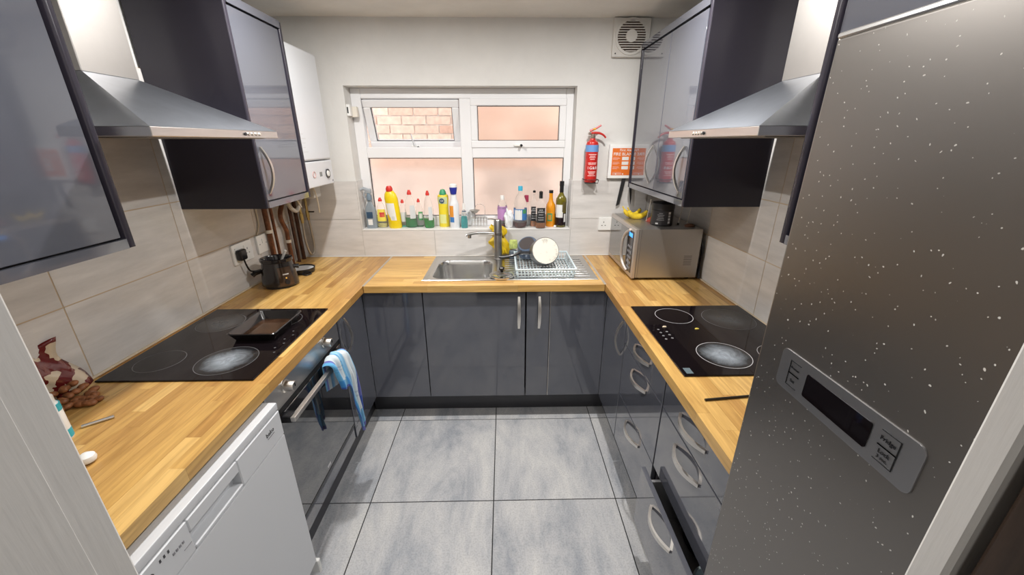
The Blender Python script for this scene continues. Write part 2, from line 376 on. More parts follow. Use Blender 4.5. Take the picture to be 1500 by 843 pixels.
part('sealant_bead', bm_box(XL + .02, XR - .02, Y1 - .016, Y1 - .008, WT, WT + .006, .002), M('white_sealant', (.7, .68, .64), .5), wb)

# front wall with the doorway the view is taken from
DX0, DX1 = -.308, .352
bm = bm_box(XL, DX0 - .03, .07, Y0, 0, H); bm_box(DX1 + .03, XR, .07, Y0, 0, H, bm=bm); bm_box(DX0 - .03, DX1 + .03, .07, Y0, 2.03, H, bm=bm)
struct('wall_front', bm, paint, smooth=False)
bm = bm_box(DX0 - .03, DX0, .06, Y0 - .004, 0, 2.03, .003); bm_box(DX1, DX1 + .03, .207, Y0 - .004, 0, 2.03, .003, bm=bm); bm_box(DX0 - .03, DX1 + .03, .06, Y0 - .004, 2.0, 2.03, .003, bm=bm)
tr = struct('trim_1', bm, jamb_m)
part('door_stop', bm_box(DX0 - .002, DX0 + .0015, .06, .206, 0, 2.0, .001), jamb_m, tr)
door = struct('door_1', bm_box(DX1 + .004, DX1 + .044, -.46, .2, .01, 1.995, .004), dark_wood)
for z0, z1 in ((.12, .85), (.98, 1.88)):
    part('panel_moulding', bm_box(DX1 - .003, DX1 + .006, -.36, .11, z0, z1, .004), dark_wood, door)
part('hinge', bm_tube([(DX1 + .002, .203, 1.60), (DX1 + .002, .203, 1.69)], .006, 8), steel, door)
part('hinge', bm_tube([(DX1 + .002, .203, .20), (DX1 + .002, .203, .29)], .006, 8), steel, door)
# hall behind the viewer
hallp = M('hall_paint', (.45, .44, .42), .8)
struct('wall_hall', bm_box(XL - .12, XR + .12, -1.92, -1.82, -.06, H), hallp, smooth=False)
struct('floor_hall', bm_box(XL - .05, XR + .05, -1.82, -.02, -.06, -.002), M('hall_carpet', (.10, .09, .085), .95, noise=(60, .3)), smooth=False)

# ------------------------------------------------------------------ window
FY0, FY1 = 2.727, 2.79
win = struct('window_1', bm_box(-.957, -.895, FY0, FY1, WZ0 + .002, WZ1, .004), upvc)
def wpart(n, *b, mat=upvc, parent=win, bev=.004): return part(n, bm_box(*b, bev), mat, parent)
wpart('frame_stile', .398, .447, FY0, FY1, WZ0 + .002, WZ1)
wpart('frame_head', -.895, .398, FY0, FY1, 1.905, WZ1); wpart('frame_cill', -.895, .398, FY0, FY1, WZ0 + .002, 1.168)
wpart('mullion', -.281, -.206, FY0, FY1, 1.168, 1.905); wpart('transom', -.895, -.281, FY0 + .001, FY1, 1.55, 1.617); wpart('transom', -.206, .398, FY0 + .001, FY1, 1.55, 1.617)
for a, b in ((-.895, -.281), (-.206, .398)):
    g = part('obscured_pane', bm_box(a, b, 2.752, 2.756, 1.168, 1.55), frostm, win, smooth=False)
    bd = bm_box(a, a + .004, 2.745, 2.751, 1.168, 1.55); bm_box(b - .004, b, 2.745, 2.751, 1.168, 1.55, bm=bd); bm_box(a, b, 2.745, 2.751, 1.546, 1.55, bm=bd); bm_box(a, b, 2.745, 2.751, 1.168, 1.172, bm=bd)
    part('gasket', bd, blackm, win, smooth=False)
def sash(x0, x1, z0, z1, tilt, panem, hname):
    c = Vector(((x0 + x1) / 2, FY0 + .01, z1)); o = bpy.data.objects.new('sash', None)
    w = .045; y0, y1 = FY0 - .006, FY0 + .05
    bm = bm_box(x0, x1, y0, y1, z1 - w, z1, .005); bm_box(x0, x1, y0, y1, z0, z0 + w, .005, bm=bm); bm_box(x0, x0 + w, y0, y1, z0 + w, z1 - w, .005, bm=bm); bm_box(x1 - w, x1, y0, y1, z0 + w, z1 - w, .005, bm=bm)
    bmesh.ops.translate(bm, vec=-c, verts=bm.verts)
    s = part('sash', bm, upvc, win); s.location = c; WLOC[s.name] = c
    bd = bm_box(x0 + w, x1 - w, y0 + .012, y0 + .016, z0 + w, z0 + w + .004); bm_box(x0 + w, x1 - w, y0 + .012, y0 + .016, z1 - w - .004, z1 - w, bm=bd); bm_box(x0 + w, x0 + w + .004, y0 + .012, y0 + .016, z0 + w, z1 - w, bm=bd); bm_box(x1 - w - .004, x1 - w, y0 + .012, y0 + .016, z0 + w, z1 - w, bm=bd)
    part('gasket', bd, blackm, s, smooth=False)
    part('pane', bm_box(x0 + w, x1 - w, y0 + .02, y0 + .024, z0 + w, z1 - w), panem, s, smooth=False)
    xm = (x0 + x1) / 2 + .005
    hb = bm_box(xm - .035, xm + .02, y0 - .012, y0, z0 + .010, z0 + .024, .003); hb = bm_tube([(xm + .012, y0 - .006, z0 + .017), (xm + .012, y0 - .028, z0 + .017)], .009, 10, bm=hb)
    part('handle', hb, white2, s)
    part('handle_knob', bm_tube([(xm + .012, y0 - .027, z0 + .017), (xm + .014, y0 - .036, z0 + .015)], .008, 10), blackm, s)
    s.rotation_euler = (tilt, 0, 0)
    return s
sL = sash(-.891, -.285, 1.598, 1.901, math.radians(19), clear, 'open'); sash(-.212, .403, 1.612, 1.909, 0, frostm, 'shut')
part('stay', bm_tube([(-.585, 2.735, 1.622), (-.615, 2.80, 1.70)], .004, 6), steel, win)
part('sill_board', bm_box(WX0, WX1, Y1 - .008, FY0 + .01, 1.088, 1.10, .002), M('white_gloss_sill', (.76, .75, .73), .3), win)

# outside: brick wall of the neighbouring house over a passage
BY = 3.92
ow = struct('wall_neighbour', bm_box(-3.2, 2.8, BY + .012, BY + .14, -.3, 3.0), mortar, smooth=False)
rest = bmesh.new(); cnt = 0
for r in range(0, 40):
    for k in range(-14, 13):
        z = -.2 + r * .077; x = k * .225 + (.1125 if r % 2 else 0) - .03
        if -1.75 < x < .55 and 1.35 < z < 2.35:
            block('brick', ow, brickm, x, x + .214, BY + random.uniform(-.003, .003), BY + .06, z, z + .066, (0, random.uniform(-.006, .006), 0)); cnt += 1
        else:
            bm_box(x, x + .214, BY + random.uniform(-.003, .003), BY + .06, z, z + .066, bm=rest)
o = part('brick_rest', rest, M('pink_brick_far', (.66, .53, .465), .9, noise=(2.4, .26)), ow, smooth=False); o['kind'] = 'stuff'
struct('floor_outside', bm_box(-3.2, 2.8, Y1 + .28, BY + .14, -.4, -.3), M('passage_concrete', (.42, .41, .39), .9, noise=(5, .2)), smooth=False)

# ------------------------------------------------------------------ ceiling downlights
for x, y in ((-.66, 1.66), (.46, 1.66), (-.66, .72), (.46, .72)):
    lx = 'left' if x < 0 else 'right'
    nm = 'recessed white downlight above ' + ('left hob' if x < 0 and y > 1 else 'right hob' if y > 1 else 'dishwasher' if x < 0 else 'tall fridge')
    t = thing('downlight', nm, 'downlight', (x, y, H - .012), 'recessed ceiling downlights')
    part('bezel', bm_lathe([(.032, -.002), (.045, -.006), (.047, .0), (.047, .012), (.032, .012)], 24, c=(x, y, H - .012)), white2, t)
    part('diffuser', bm_lathe([(0, .002), (.033, .002), (.033, .010), (0, .010)], 24, c=(x, y, H - .012)), bulbm, t)
    l = bpy.data.lights.new('downlight_lamp', 'AREA'); l.shape = 'DISK'; l.size = .065; l.energy = SPOT_POWER * (1.12 if y > 1 else .36); l.color = (1, .975, .945); l.spread = math.radians(180)
    lo = link('lamp', l, t); lo.location = (0, 0, -.006)
l = bpy.data.lights.new('hall_fill_lamp', 'AREA'); l.shape = 'DISK'; l.size = .25; l.energy = HALL_FILL_POWER; l.color = (1, .95, .88)
t = thing('hall_fill_light', 'added round white ceiling light brightening the unseen hall', 'ceiling light', (-.1, -.9, H - .05))  # no known fitting: lamp added out of view to brighten the hall side
part('diffuser', bm_lathe([(0, -.0), (.10, .005), (.125, .03), (.125, .05)], 28, c=(-.1, -.9, H - .05)), white2, t); lo = link('lamp', l, t); lo.location = (0, 0, -.01)

def face_x(o, par, loc, sgn=1):
    for v in o.data.vertices: v.co = v.co + WLOC[par.name]
    o.rotation_euler = (0, sgn * math.pi / 2, 0); o.location = Vector(loc) - WLOC[par.name]

# ================================================================== WORKTOPS (oak staves)
core = M('worktop_glue_line', (.22, .11, .04), .6)
def worktop(name, label, x0, x1, y0, y1, axis, holes, mat):
    t = thing(name, label, 'worktop', ((x0 + x1) / 2, (y0 + y1) / 2, WT - .038))
    w = .041; lo, hi = (x0, x1) if axis == 'y' else (y0, y1); a0, a1 = (y0, y1) if axis == 'y' else (x0, x1)
    n = round((hi - lo) / w); w = (hi - lo) / n
    for i in range(n):
        c = lo + i * w; p = a0; first = True
        while p < a1 - 1e-6:
            L = random.uniform(.28, .62); L = L * random.uniform(.3, 1) if first else L; first = False
            q = min(p + L, a1)
            if a1 - q < .08: q = a1
            segs = [(p, q)]
            for hx0, hx1, hy0, hy1 in holes:
                ch0, ch1, ah0, ah1 = (hx0, hx1, hy0, hy1) if axis == 'y' else (hy0, hy1, hx0, hx1)
                if c + w > ch0 and c < ch1:
                    ns = []
                    for s0, s1 in segs:
                        if s1 <= ah0 or s0 >= ah1: ns.append((s0, s1)); continue
                        if s0 < ah0: ns.append((s0, ah0))
                        if s1 > ah1: ns.append((ah1, s1))
                    segs = ns
            for s0, s1 in segs:
                if s1 - s0 < .004: continue
                dz = random.uniform(-.00012, 0)
                if axis == 'y': block('stave', t, mat, c + .0002, c + w - .0002, s0 + .0002, s1 - .0002, WT - .038, WT + dz)
                else: block('stave', t, mat, s0 + .0002, s1 - .0002, c + .0002, c + w - .0002, WT - .038, WT + dz)
            p = q
    return t
worktop('oak_worktop', 'oak block worktop over the oven and white dishwasher', XL + .008, WL, Y0 + .006, Y1 - .008, 'y', [], oak_y)
worktop('oak_worktop', 'oak block worktop under the steel sink', WL + .003, WR - .003, WB, Y1 - .008, 'x', [(-.44, -.06, 2.125, 2.525)], oak_x)
worktop('oak_worktop', 'oak block worktop carrying the microwave and right hob', WR, XR - .008, .732, Y1 - .008, 'y', [], oak_y)
for x, nm in ((WL, 'left'), (WR, 'right')):
    solo('joint_strip', 'thin metal strip across worktop joint ' + ('beside the left run' if x < 0 else 'beside the microwave'), 'joint strip', bm_box(x - .006, x + .008, WB + .004, Y1 - .012, WT - .0005, WT + .0015, .0005), M('aluminium_strip', (.62, .56, .48), .4, .7))

# ================================================================== BASE UNITS
ZB, ZT = .172, .868
FL, FR, FB = -.797, .577, 2.045          # door faces
def plinth(label, *b):
    return solo('plinth', label, 'plinth', bm_box(*b, .002), plinthm)
plinth('dark grey plinth board under the sink run', FL - .06, FR + .06, 2.149, 2.165, 0.001, .16)
plinth('dark grey plinth board under the oven', -.875, -.86, 1.10, 2.147, .001, .16)
plinth('dark grey plinth board under the right hand drawers', .64, .655, .742, 2.147, .001, .16)
# back run
def back_unit(name, label, cat, x0, x1, hx=None, group=None):
    t = thing(name, label, cat, ((x0 + x1) / 2, 2.3, ZB), group)
    part('carcass', bm_box(x0 + .001, x1 - .001, FB + .019, Y1 - .02, ZB, .735 if name == 'sink_cabinet' else ZT), carc, t, smooth=False)
    d = part('door', bm_box(x0 + .002, x1 - .002, FB, FB + .018, ZB, ZT - .006, .0025, 2), grey, t)
    if hx is not None: handle(d, (hx, FB - .001, .735), (0, 0, 1), (0, -1, 0), .195, .028, .018)
    return t
t = thing('corner_panel', 'slate gloss blank corner panel between oven run and sink cupboard', 'panel', (-.62, FB, ZB)); part('panel', bm_box(FL - .001, -.465, FB, FB + .018, ZB, ZT - .006, .0025, 2), grey, t)
part('carcass', bm_box(FL + .004, -.467, FB + .019, Y1 - .02, ZB, ZT), carc, t, smooth=False)
back_unit('sink_cabinet', 'wide slate gloss cupboard beneath the sink', 'cabinet', -.463, .117, .079)
back_unit('narrow_cabinet', 'narrow slate gloss cupboard beneath the draining board', 'cabinet', .121, .256, .195)
t = thing('corner_panel', 'slate gloss blank corner panel beside the narrow cupboard', 'panel', (.42, FB, ZB)); part('panel', bm_box(.26, FR + .001, FB, FB + .018, ZB, ZT - .006, .0025, 2), grey, t)
part('carcass', bm_box(.26, FR - .004, FB + .019, Y1 - .02, ZB, ZT), carc, t, smooth=False)
part('edge_strip', bm_box(.2565, .2595, FB - .001, FB + .016, ZB, ZT - .006), nickel, t)
# left: door beyond the oven
t = thing('base_cabinet', 'slate gloss cupboard between oven and corner, towel hanging beside it', 'cabinet', (-1.08, 1.88, ZB))
part('carcass', bm_box(XL + .02, FL - .019, 1.722, 2.06, ZB, ZT), carc, t, smooth=False)
d = part('door', bm_box(FL - .018, FL, 1.724, FB - .003, ZB, ZT - .006, .0025, 2), grey, t); handle(d, (FL + .001, 1.765, .745), (0, 0, 1), (1, 0, 0), .185, .03, .013)
# right: corner door and two drawer units
t = thing('base_cabinet', 'slate gloss corner cupboard beside the right hand drawers', 'cabinet', (.85, 1.86, ZB))
part('carcass', bm_box(FR + .019, XR - .02, 1.676, 2.06, ZB, ZT), carc, t, smooth=False)
d = part('door', bm_box(FR, FR + .018, 1.676, FB - .003, ZB, ZT - .006, .0025, 2), grey, t); handle(d, (FR - .001, 1.72, .735), (0, 0, 1), (-1, 0, 0), .185, .03, .013)
def drawers(label, y0, y1, open_last):
    t = thing('drawer_unit', label, 'drawers', (.85, (y0 + y1) / 2, ZB))
    bm = bm_box(FR + .019, XR - .02, y0, y0 + .016, ZB, ZT); bm_box(FR + .019, XR - .02, y1 - .016, y1, ZB, ZT, bm=bm); bm_box(FR + .03, XR - .02, y0 + .016, y1 - .016, ZB, ZB + .016, bm=bm); bm_box(XR - .03, XR - .02, y0 + .016, y1 - .016, ZB, ZT, bm=bm)
    part('carcass', bm, carc, t, smooth=False)
    for i, (z0, z1) in enumerate(((.738, ZT - .006), (.457, .734), (ZB, .453))):
        off = -.047 if (open_last and i == 2) else 0
        d = part('drawer', bm_box(FR + off, FR + off + .018, y0 + .002, y1 - .002, z0, z1, .0025, 2), grey, t)
        handle(d, (FR + off - .001, (y0 + y1) / 2, z1 - .052), (0, -1, 0), (-1, 0, 0), .17, .03, .018)
        bx = bm_box(FR + off + .018, XR - .14, y0 + .02, y0 + .032, z0 + .02, z1 - .05); bm_box(FR + off + .018, XR - .14, y1 - .032, y1 - .02, z0 + .02, z1 - .05, bm=bx); bm_box(FR + off + .018, XR - .14, y0 + .032, y1 - .032, z0 + .02, z0 + .03, bm=bx); bm_box(XR - .15, XR - .14, y0 + .032, y1 - .032, z0 + .03, z1 - .05, bm=bx)
        part('drawer_box', bx, M('drawer_box_grey', (.30, .30, .31), .5), d, smooth=False)
    return t
drawers('slate gloss three drawer unit with all drawers shut', 1.192, 1.672, False)
drawers('slate gloss three drawer unit with bottom drawer left ajar', .745, 1.188, True)
# things in the open drawer
t = thing('frying_pan', 'black frying pan lying in the open bottom drawer', 'pan', (.72, 1.02, .205))
part('bowl', bm_lathe([(0, 0), (.095, 0), (.125, .045), (.128, .045), (.124, .048), (.098, .006), (0, .006)], 28, c=(.79, 1.022, .205)), black, t)
part('handle', bm_box(.90, .96, 1.01, 1.03, .238, .252, .005), black, t)
t = thing('mixing_bowl', 'white plastic bowl in the open bottom drawer', 'bowl', (.68, .83, .2))
part('bowl', bm_lathe([(0, .0), (.035, 0), (.05, .03), (.058, .09), (.062, .092), (.055, .09), (.047, .03), (0, .008)], 24, c=(.672, .845, .203)), M('pale_blue_plastic', (.60, .70, .74), .3), t)

# ------------------------------------------------------------------ oven
OY0, OY1 = 1.096, 1.690
t = thing('built_in_oven', 'built in electric oven with steel fascia and black glass door', 'oven', (-1.08, (OY0 + OY1) / 2, ZB))
part('body', bm_box(XL + .04, FL - .022, OY0, OY1, ZB + .04, ZT), blackm, t, smooth=False)
f = part('fascia', bm_box(FL - .02, FL, OY0 + .001, OY1 - .001, .765, ZT, .002), steel, t)
for y in (1.215, 1.54):
    k = part('knob', bm_lathe([(.0, 0), (.024, 0), (.024, .004), (.020, .006), (.019, .033), (.017, .037), (0, .037)], 24), nickel, t)
    face_x(k, t, (FL, y, .826))
    part('pointer', bm_box(FL + .036, FL + .0392, y - .001, y + .001, .826, .838), black, t, smooth=False)
part('vent_recess', bm_box(FL - .03, FL - .006, OY0 + .002, OY1 - .002, .742, .765), blackm, t, smooth=False)
g = part('door', bm_box(FL - .02, FL + .002, OY0 + .002, OY1 - .002, .268, .742, .002), oveng, t)
part('door_edge', bm_box(FL - .02, FL + .003, OY0 + .002, OY1 - .002, .255, .268, .001), black, t)
hb = bm_box(FL + .036, FL + .054, OY0 + .05, OY1 - .06, .722, .742, .002)
part('handle', hb, nickel, g, label='flat steel bar handle')
for y in (OY0 + .05, OY1 - .085): part('handle_bracket', bm_box(FL - .004, FL + .04, y, y + .03, .716, .746, .003), black, g)
part('maker_mark', bm_box(FL + .0021, FL + .0026, 1.37, 1.40, .285, .297), M('silver_print', (.6, .6, .62), .4), g, smooth=False)
part('lower_panel', bm_box(FL - .02, FL - .002, OY0 + .002, OY1 - .002, ZB + .002, .246, .002), grey, t)
solo('filler_strip', 'narrow slate gloss filler strip beside the oven door', 'filler strip', bm_box(FL - .02, FL + .004, 1.694, 1.720, ZB, ZT - .006, .002), grey)

# ------------------------------------------------------------------ dishwasher
DY0, DY1, DF = .492, 1.09, -.752
t = thing('dishwasher', 'white freestanding dishwasher standing under the oak worktop', 'dishwasher', (-1.05, .79, 0))
part('body', bm_box(XL + .05, DF - .045, DY0, DY1, .03, .82), white, t, smooth=False)
part('top', bm_box(XL + .05, DF - .002, DY0, DY1, .822, .848, .004, 2), white, t)
d = part('door', bm_box(DF - .043, DF, DY0 + .002, DY1 - .002, .10, .722, .004, 2), white, t)
fz0, fz1 = .725, .819
# fascia with a sunken grip
bm = bm_box(DF - .043, DF - .0, DY0 + .002, .684, fz0, fz1, .003); bm_box(DF - .043, DF, .868, DY1 - .002, fz0, fz1, .003, bm=bm)
bm_box(DF - .043, DF, .684, .868, .780, fz1, .003, bm=bm); bm_box(DF - .043, DF, .684, .868, fz0, .738, .003, bm=bm); bm_box(DF - .043, DF - .028, .684, .868, .738, .780, bm=bm)
f = part('fascia', bm, white, t)
ink = M('dark_print', (.05, .05, .055), .5); ink2 = M('grey_print', (.25, .25, .27), .5)
text('maker_name', 'beko', .021, (DF + .0004, 1.022, .783), (0, 1, 0), (0, 0, 1), ink, f)
part('name_underline', bm_box(DF, DF + .0006, 1.005, 1.042, .768, .7695), ink, f, smooth=False)
for i in range(4): part('button', bm_box(DF, DF + .0012, .630 + i * .009, .6355 + i * .009, .776, .784, .0004), ink2, f)
for i in range(3): part('indicator', bm_box(DF, DF + .0008, .60 + i * .011, .604 + i * .011, .795, .803), ink, f, smooth=False)
k = part('power_button', bm_lathe([(0, 0), (.006, 0), (.006, .002), (0, .002)], 14), ink, f); face_x(k, f, (DF, .575, .79))
part('programme_text', bm_box(DF, DF + .0005, .655, .678, .757, .759), ink2, f, smooth=False)
for y in (DY0 + .03, DY1 - .05):
    part('foot', bm_lathe([(.018, 0), (.018, .02), (.01, .022), (.01, .04), (0, .04)], 14, c=(DF - .07, y, 0)), white2, t)
part('kick_panel', bm_box(DF - .07, DF - .055, DY0 + .01, DY1 - .01, .03, .098), white2, t, smooth=False)
part('corner_bracket', bm_box(DF - .045, DF + .006, DY1 - .004, DY1 + .012, .03, .098, .003), white2, t)

# ------------------------------------------------------------------ hobs
def ring(parent, c, r, mat, fill=None):
    part('zone_ring', bm_lathe([(r - .0012, 0), (r + .0012, 0), (r + .0012, .0003), (r - .0012, .0003), (r - .0012, 0)], 48, c=(c[0], c[1], .9161)), mat, parent)
    if fill:
        o = part('cooking_zone', bm_lathe([(0, 0), (r - .002, 0), (r - .002, .0002), (0, .0002)], 40), fill, parent)
        for v in o.data.vertices: v.co = v.co + WLOC[parent.name]
        o.location = Vector((c[0], c[1], .9160)) - WLOC[parent.name]
ringm = M('grey_hob_print', (.42, .42, .43), .4)
ringd = M('dim_hob_print', (.10, .10, .105), .4)
t = thing('ceramic_hob', 'black glass ceramic hob set in worktop above the oven, roasting tray on it', 'hob', (-1.09, 1.415, WT))
part('glass', bm_box(-1.350, -.8345, 1.122, 1.712, WT + .0002, .916, .0015), bglass, t)
ring(t, (-1.0, 1.247), .098, ringd, smear); ring(t, (-1.23, 1.56), .09, ringd, smear2); ring(t, (-1.235, 1.245), .075, ringd); ring(t, (-.98, 1.585), .078, ringd)
for i in range(6): part('touch_mark', bm_lathe([(0, 0), (.004, 0), (.004, .0003), (0, .0003)], 10, c=(-.862 - .016 * (i % 2), 1.30 + .035 * i, .9161)), ringd, t)
t = thing('ceramic_hob', 'black glass ceramic hob with chalky burn marks beside the fridge', 'hob', (.857, 1.409, WT))
part('glass', bm_box(.599, 1.115, 1.114, 1.704, WT + .0002, .916, .0015), bglass, t)
ring(t, (.758, 1.59), .08, ringm); ring(t, (.985, 1.553), .108, ringd, smear2); ring(t, (.802, 1.246), .093, ringm, smear); ring(t, (1.01, 1.24), .075, ringm)
for i in range(7): part('touch_mark', bm_lathe([(.0028, 0), (.0045, 0), (.0045, .0003), (.0028, .0003), (.0028, 0)], 10, c=(.638 + .028 * (i % 2), 1.372 + .028 * (i // 2) + .008 * (i % 2), .9161)), ringm, t)
part('rating_label', bm_box(.612, .636, 1.125, 1.160, .9161, .9164), M('label_print', (.10, .14, .16), .5), t, smooth=False)
for i, (x, y, mt) in enumerate(((.672, 1.478, M('crumb', (.75, .62, .45), .8)), (.80, 1.456, M('yellow_crumb', (.75, .60, .10), .7)))):
    solo('food_crumb', ['pale dried food crumb on the right hob', 'yellow dried food crumb on the right hob'][i], 'crumb', bm_lathe([(0, 0), (.008, .001), (.006, .004), (0, .005)], 8, sx=1.2, sy=.6, c=(x, y, .9162)), mt)

# ================================================================== WALL UNITS
CZ0, CZ1 = 1.381, 2.165
def wall_unit(label, side, y0, y1, doors, hy, far_panel=True, near_gap=.022):
    # side -1 = on the left wall (faces +x), +1 = on the right wall (faces -x)
    xw, xf, o = (XL + .009, -1.024, 1) if side < 0 else (XR - .009, .789, -1)
    def bx(a, b, *r): return bm_box(min(a, b), max(a, b), *r)
    t = thing('wall_cabinet', label, 'cabinet', ((xw + xf) / 2, (y0 + y1) / 2, CZ0))
    def P(n, bm, mt, **k): return part(n, bm, mt, t, **k)
    for a, b in ((y0, y0 + .02), (y1 - .02, y1)):
        bm = bx(xw, xf + o * .008, a, b, CZ0, CZ1 - .001); bmesh.ops.bevel(bm, geom=[e for e in bm.edges if all(abs(v.co.x - (xf + o * .008)) < 1e-5 for v in e.verts)], offset=.006, segments=3, affect='EDGES', profile=.5)
        P('side_panel', bm, M('slate_gloss_dark_reflection', (.029, .026, .036), .22, spec=.35))  # same slate lacquer as the doors, its dark reflection put into the base colour
    P('carcass', bx(xw, xf - o * .021, y0 + .0205, y1 - .0205, CZ0 + .028, CZ1 - .032), carc, smooth=False)
    P('pelmet', bx(xf - o * .019, xf + o * .006, y0 + .0202, y1 - .0202, CZ0, CZ0 + .026), grey)
    P('base_board', bx(xw, xf - o * .019, y0 + .0202, y1 - .0202, CZ0 + .012, CZ0 + .027), carc, smooth=False)
    P('cornice', bx(xw, xf + o * .010, y0 + .0202, y1 - .0202, CZ1 - .03, CZ1), grey)
    for (a, b), h in zip(doors, hy):
        d = P('door', bm_box(min(xf, xf - o * .018), max(xf, xf - o * .018), a, b, CZ0 + .030, CZ1 - .034, .0025, 2), grey)
        if h is not None: handle(d, (xf + o * .001, h, 1.535), (0, 0, 1), (o, 0, 0), .19, .034, .013)
    return t
wall_unit('tall slate gloss wall cabinet beside the white boiler', -1, 1.715, 2.122, [(1.738, 2.098)], [1.762])
wall_unit('slate gloss wall cabinet over the dishwasher', -1, .50, 1.075, [(.525, 1.047)], [None])
wall_unit('double slate gloss wall cabinet over the microwave', 1, 1.715, 2.53, [(1.757, 2.108), (2.113, 2.508)], [1.795, 2.175])
wall_unit('slate gloss wall cabinet beside the tall fridge', 1, .755, 1.077, [(.778, 1.054)], [None])

# ------------------------------------------------------------------ cooker hoods
def hood(label, side):
    xw, xf, o, cx = (XL + .009, -.905, 1, -1.22) if side < 0 else (XR - .009, .672, -1, .962)
    y0, y1, z0, z1, zt = 1.10, 1.70, 1.665, 1.69, 1.845; c0, c1 = 1.306, 1.50
    t = thing('cooker_hood', label, 'cooker hood', ((xw + xf) / 2, 1.4, z0))
    part('rim', bm_box(min(xw, xf), max(xw, xf), y0, y1, z0, z1, .0015), M('bright_hood_trim', (.66, .64, .62), .3, 1.0), t)
    nb = bmesh.new(); b = [nb.verts.new(p) for p in ((xw, y0, z1), (xf, y0, z1), (xf, y1, z1), (xw, y1, z1))]; tp = [nb.verts.new(p) for p in ((xw, c0, zt), (cx, c0, zt), (cx, c1, zt), (xw, c1, zt))]
    nb.faces.new(b); nb.faces.new(tp[::-1])
    for i in range(4): nb.faces.new((b[i], b[(i + 1) % 4], tp[(i + 1) % 4], tp[i]))
    bmesh.ops.recalc_face_normals(nb, faces=nb.faces)
    part('canopy', nb, hoodm, t, ang=10)
    part('chimney', bm_box(min(xw, cx), max(xw, cx), c0, c1, zt, H - .001, .002), chimm, t)
    part('filter', bm_box(min(xw, xf) + .04, max(xw, xf) - .04, y0 + .03, y1 - .03, z0 - .003, z0 + .002), M('grease_filter', (.30, .28, .25), .5, .7), t, smooth=False)
    for i in range(5): part('button', bm_tube([(xf, 1.49 + i * .022 if side < 0 else 1.40 + i * .02, .5 * (z0 + z1)), (xf + o * .004, 1.49 + i * .022 if side < 0 else 1.40 + i * .02, .5 * (z0 + z1))], .0055, 10), blackm if i == 0 else nickel, t)
    return t
hood('steel chimney cooker hood over the hob with the tray', -1); hood('steel chimney cooker hood beside the tall fridge', 1)

# ------------------------------------------------------------------ boiler and pipework
BX = -1.035
t = thing('boiler', 'white wall mounted gas boiler in the corner by the window', 'boiler', (-1.2, 2.31, 1.415))
part('casing', bm_box(XL + .01, BX, 2.128, 2.49, 1.555, 2.10, .012, 3), white, t)
p = part('control_panel', bm_box(XL + .01, BX, 2.128, 2.49, 1.415, 1.551, .008, 2), white, t)
k = part('dial', bm_lathe([(.021, 0), (.026, .0), (.026, .006), (.021, .006), (.021, 0)], 24), ink, p)
face_x(k, p, (BX, 2.405, 1.478))
k = part('dial_knob', bm_lathe([(0, 0), (.018, 0), (.016, .008), (0, .008)], 20), white2, p); face_x(k, p, (BX, 2.405, 1.478))
k = part('pressure_gauge', bm_lathe([(.014, 0), (.0175, 0), (.0175, .003), (.014, .003), (.014, 0)], 20), M('pale_red_print', (.55, .35, .33), .5), p); face_x(k, p, (BX, 2.235, 1.483))
part('display', bm_box(BX, BX + .001, 2.305, 2.335, 1.468, 1.492), M('lcd_grey', (.20, .22, .22), .3), p, smooth=False)
part('maker_plate', bm_box(BX, BX + .001, 2.46, 2.475, 1.43, 1.438), ink2, p, smooth=False)
for i in range(5): part('notice_print', bm_box(BX, BX + .0005, 2.165, 2.165 + (.05, .03, .035, .045, .025)[i], 1.60 + i * .022, 1.603 + i * .022), M('faint_print', (.55, .55, .57), .5), t, smooth=False)
part('condensate_box', bm_box(-1.25, -1.16, 2.462, 2.565, 1.325, 1.413, .012, 2), M('grey_plastic', (.55, .54, .52), .5), t)
pipes = [('thick copper pipe nearest the switch plate', 2.245, .0145, copper, None), ('thin copper pipe beside the thick one', 2.305, .009, copper, None), ('copper pipe with a kinked bend', 2.425, .0135, copper, 1), ('dark copper pipe behind the kinked one', 2.505, .0105, copper2, None), ('darkest copper pipe in the corner', 2.57, .0125, copper2, None)]
for lab, y, r, mt, bend in pipes:
    pts = [(-1.352, y, WT), (-1.352, y, 1.414)] if not bend else [(-1.352, y, WT), (-1.352, y, 1.08), (-1.352, y, 1.14), (-1.352, y - .03, 1.20), (-1.352, y - .028, 1.25), (-1.34, y, 1.32), (-1.335, y + .005, 1.414)]
    t = thing('copper_pipe', lab, 'pipe', (-1.352, y, WT)); part('pipe', bm_tube(pts, r, 12, smooth=0 if not bend else 4), mt, t)
    if r > .013: part('pipe_clip', bm_lathe([(r + .001, 0), (r + .004, 0), (r + .004, .018), (r + .001, .018), (r + .001, 0)], 14, c=(-1.352, y, 1.16 if not bend else 1.06)), creamp, t)
solo('condensate_hose', 'grey corrugated hose looping beneath the wall cabinet', 'hose', bm_tube([(-1.30, 2.36, 1.413), (-1.295, 2.37, 1.35), (-1.285, 2.40, 1.28), (-1.275, 2.44, 1.255), (-1.27, 2.475, 1.285), (-1.268, 2.505, 1.35), (-1.268, 2.51, 1.413)], .012, 10, smooth=6), M('grey_hose', (.52, .48, .42), .5))
t = thing('filling_loop', 'braided steel filling loop with brass valves below the boiler', 'hose', (-1.30, 2.56, WT))
part('braid', bm_tube([(-1.30, 2.535, 1.17), (-1.30, 2.53, 1.05), (-1.295, 2.545, .965), (-1.29, 2.575, .945), (-1.285, 2.60, .99), (-1.285, 2.598, 1.10), (-1.285, 2.59, 1.18)], .007, 10, smooth=5), M('steel_braid', (.42, .38, .32), .4, .8), t)
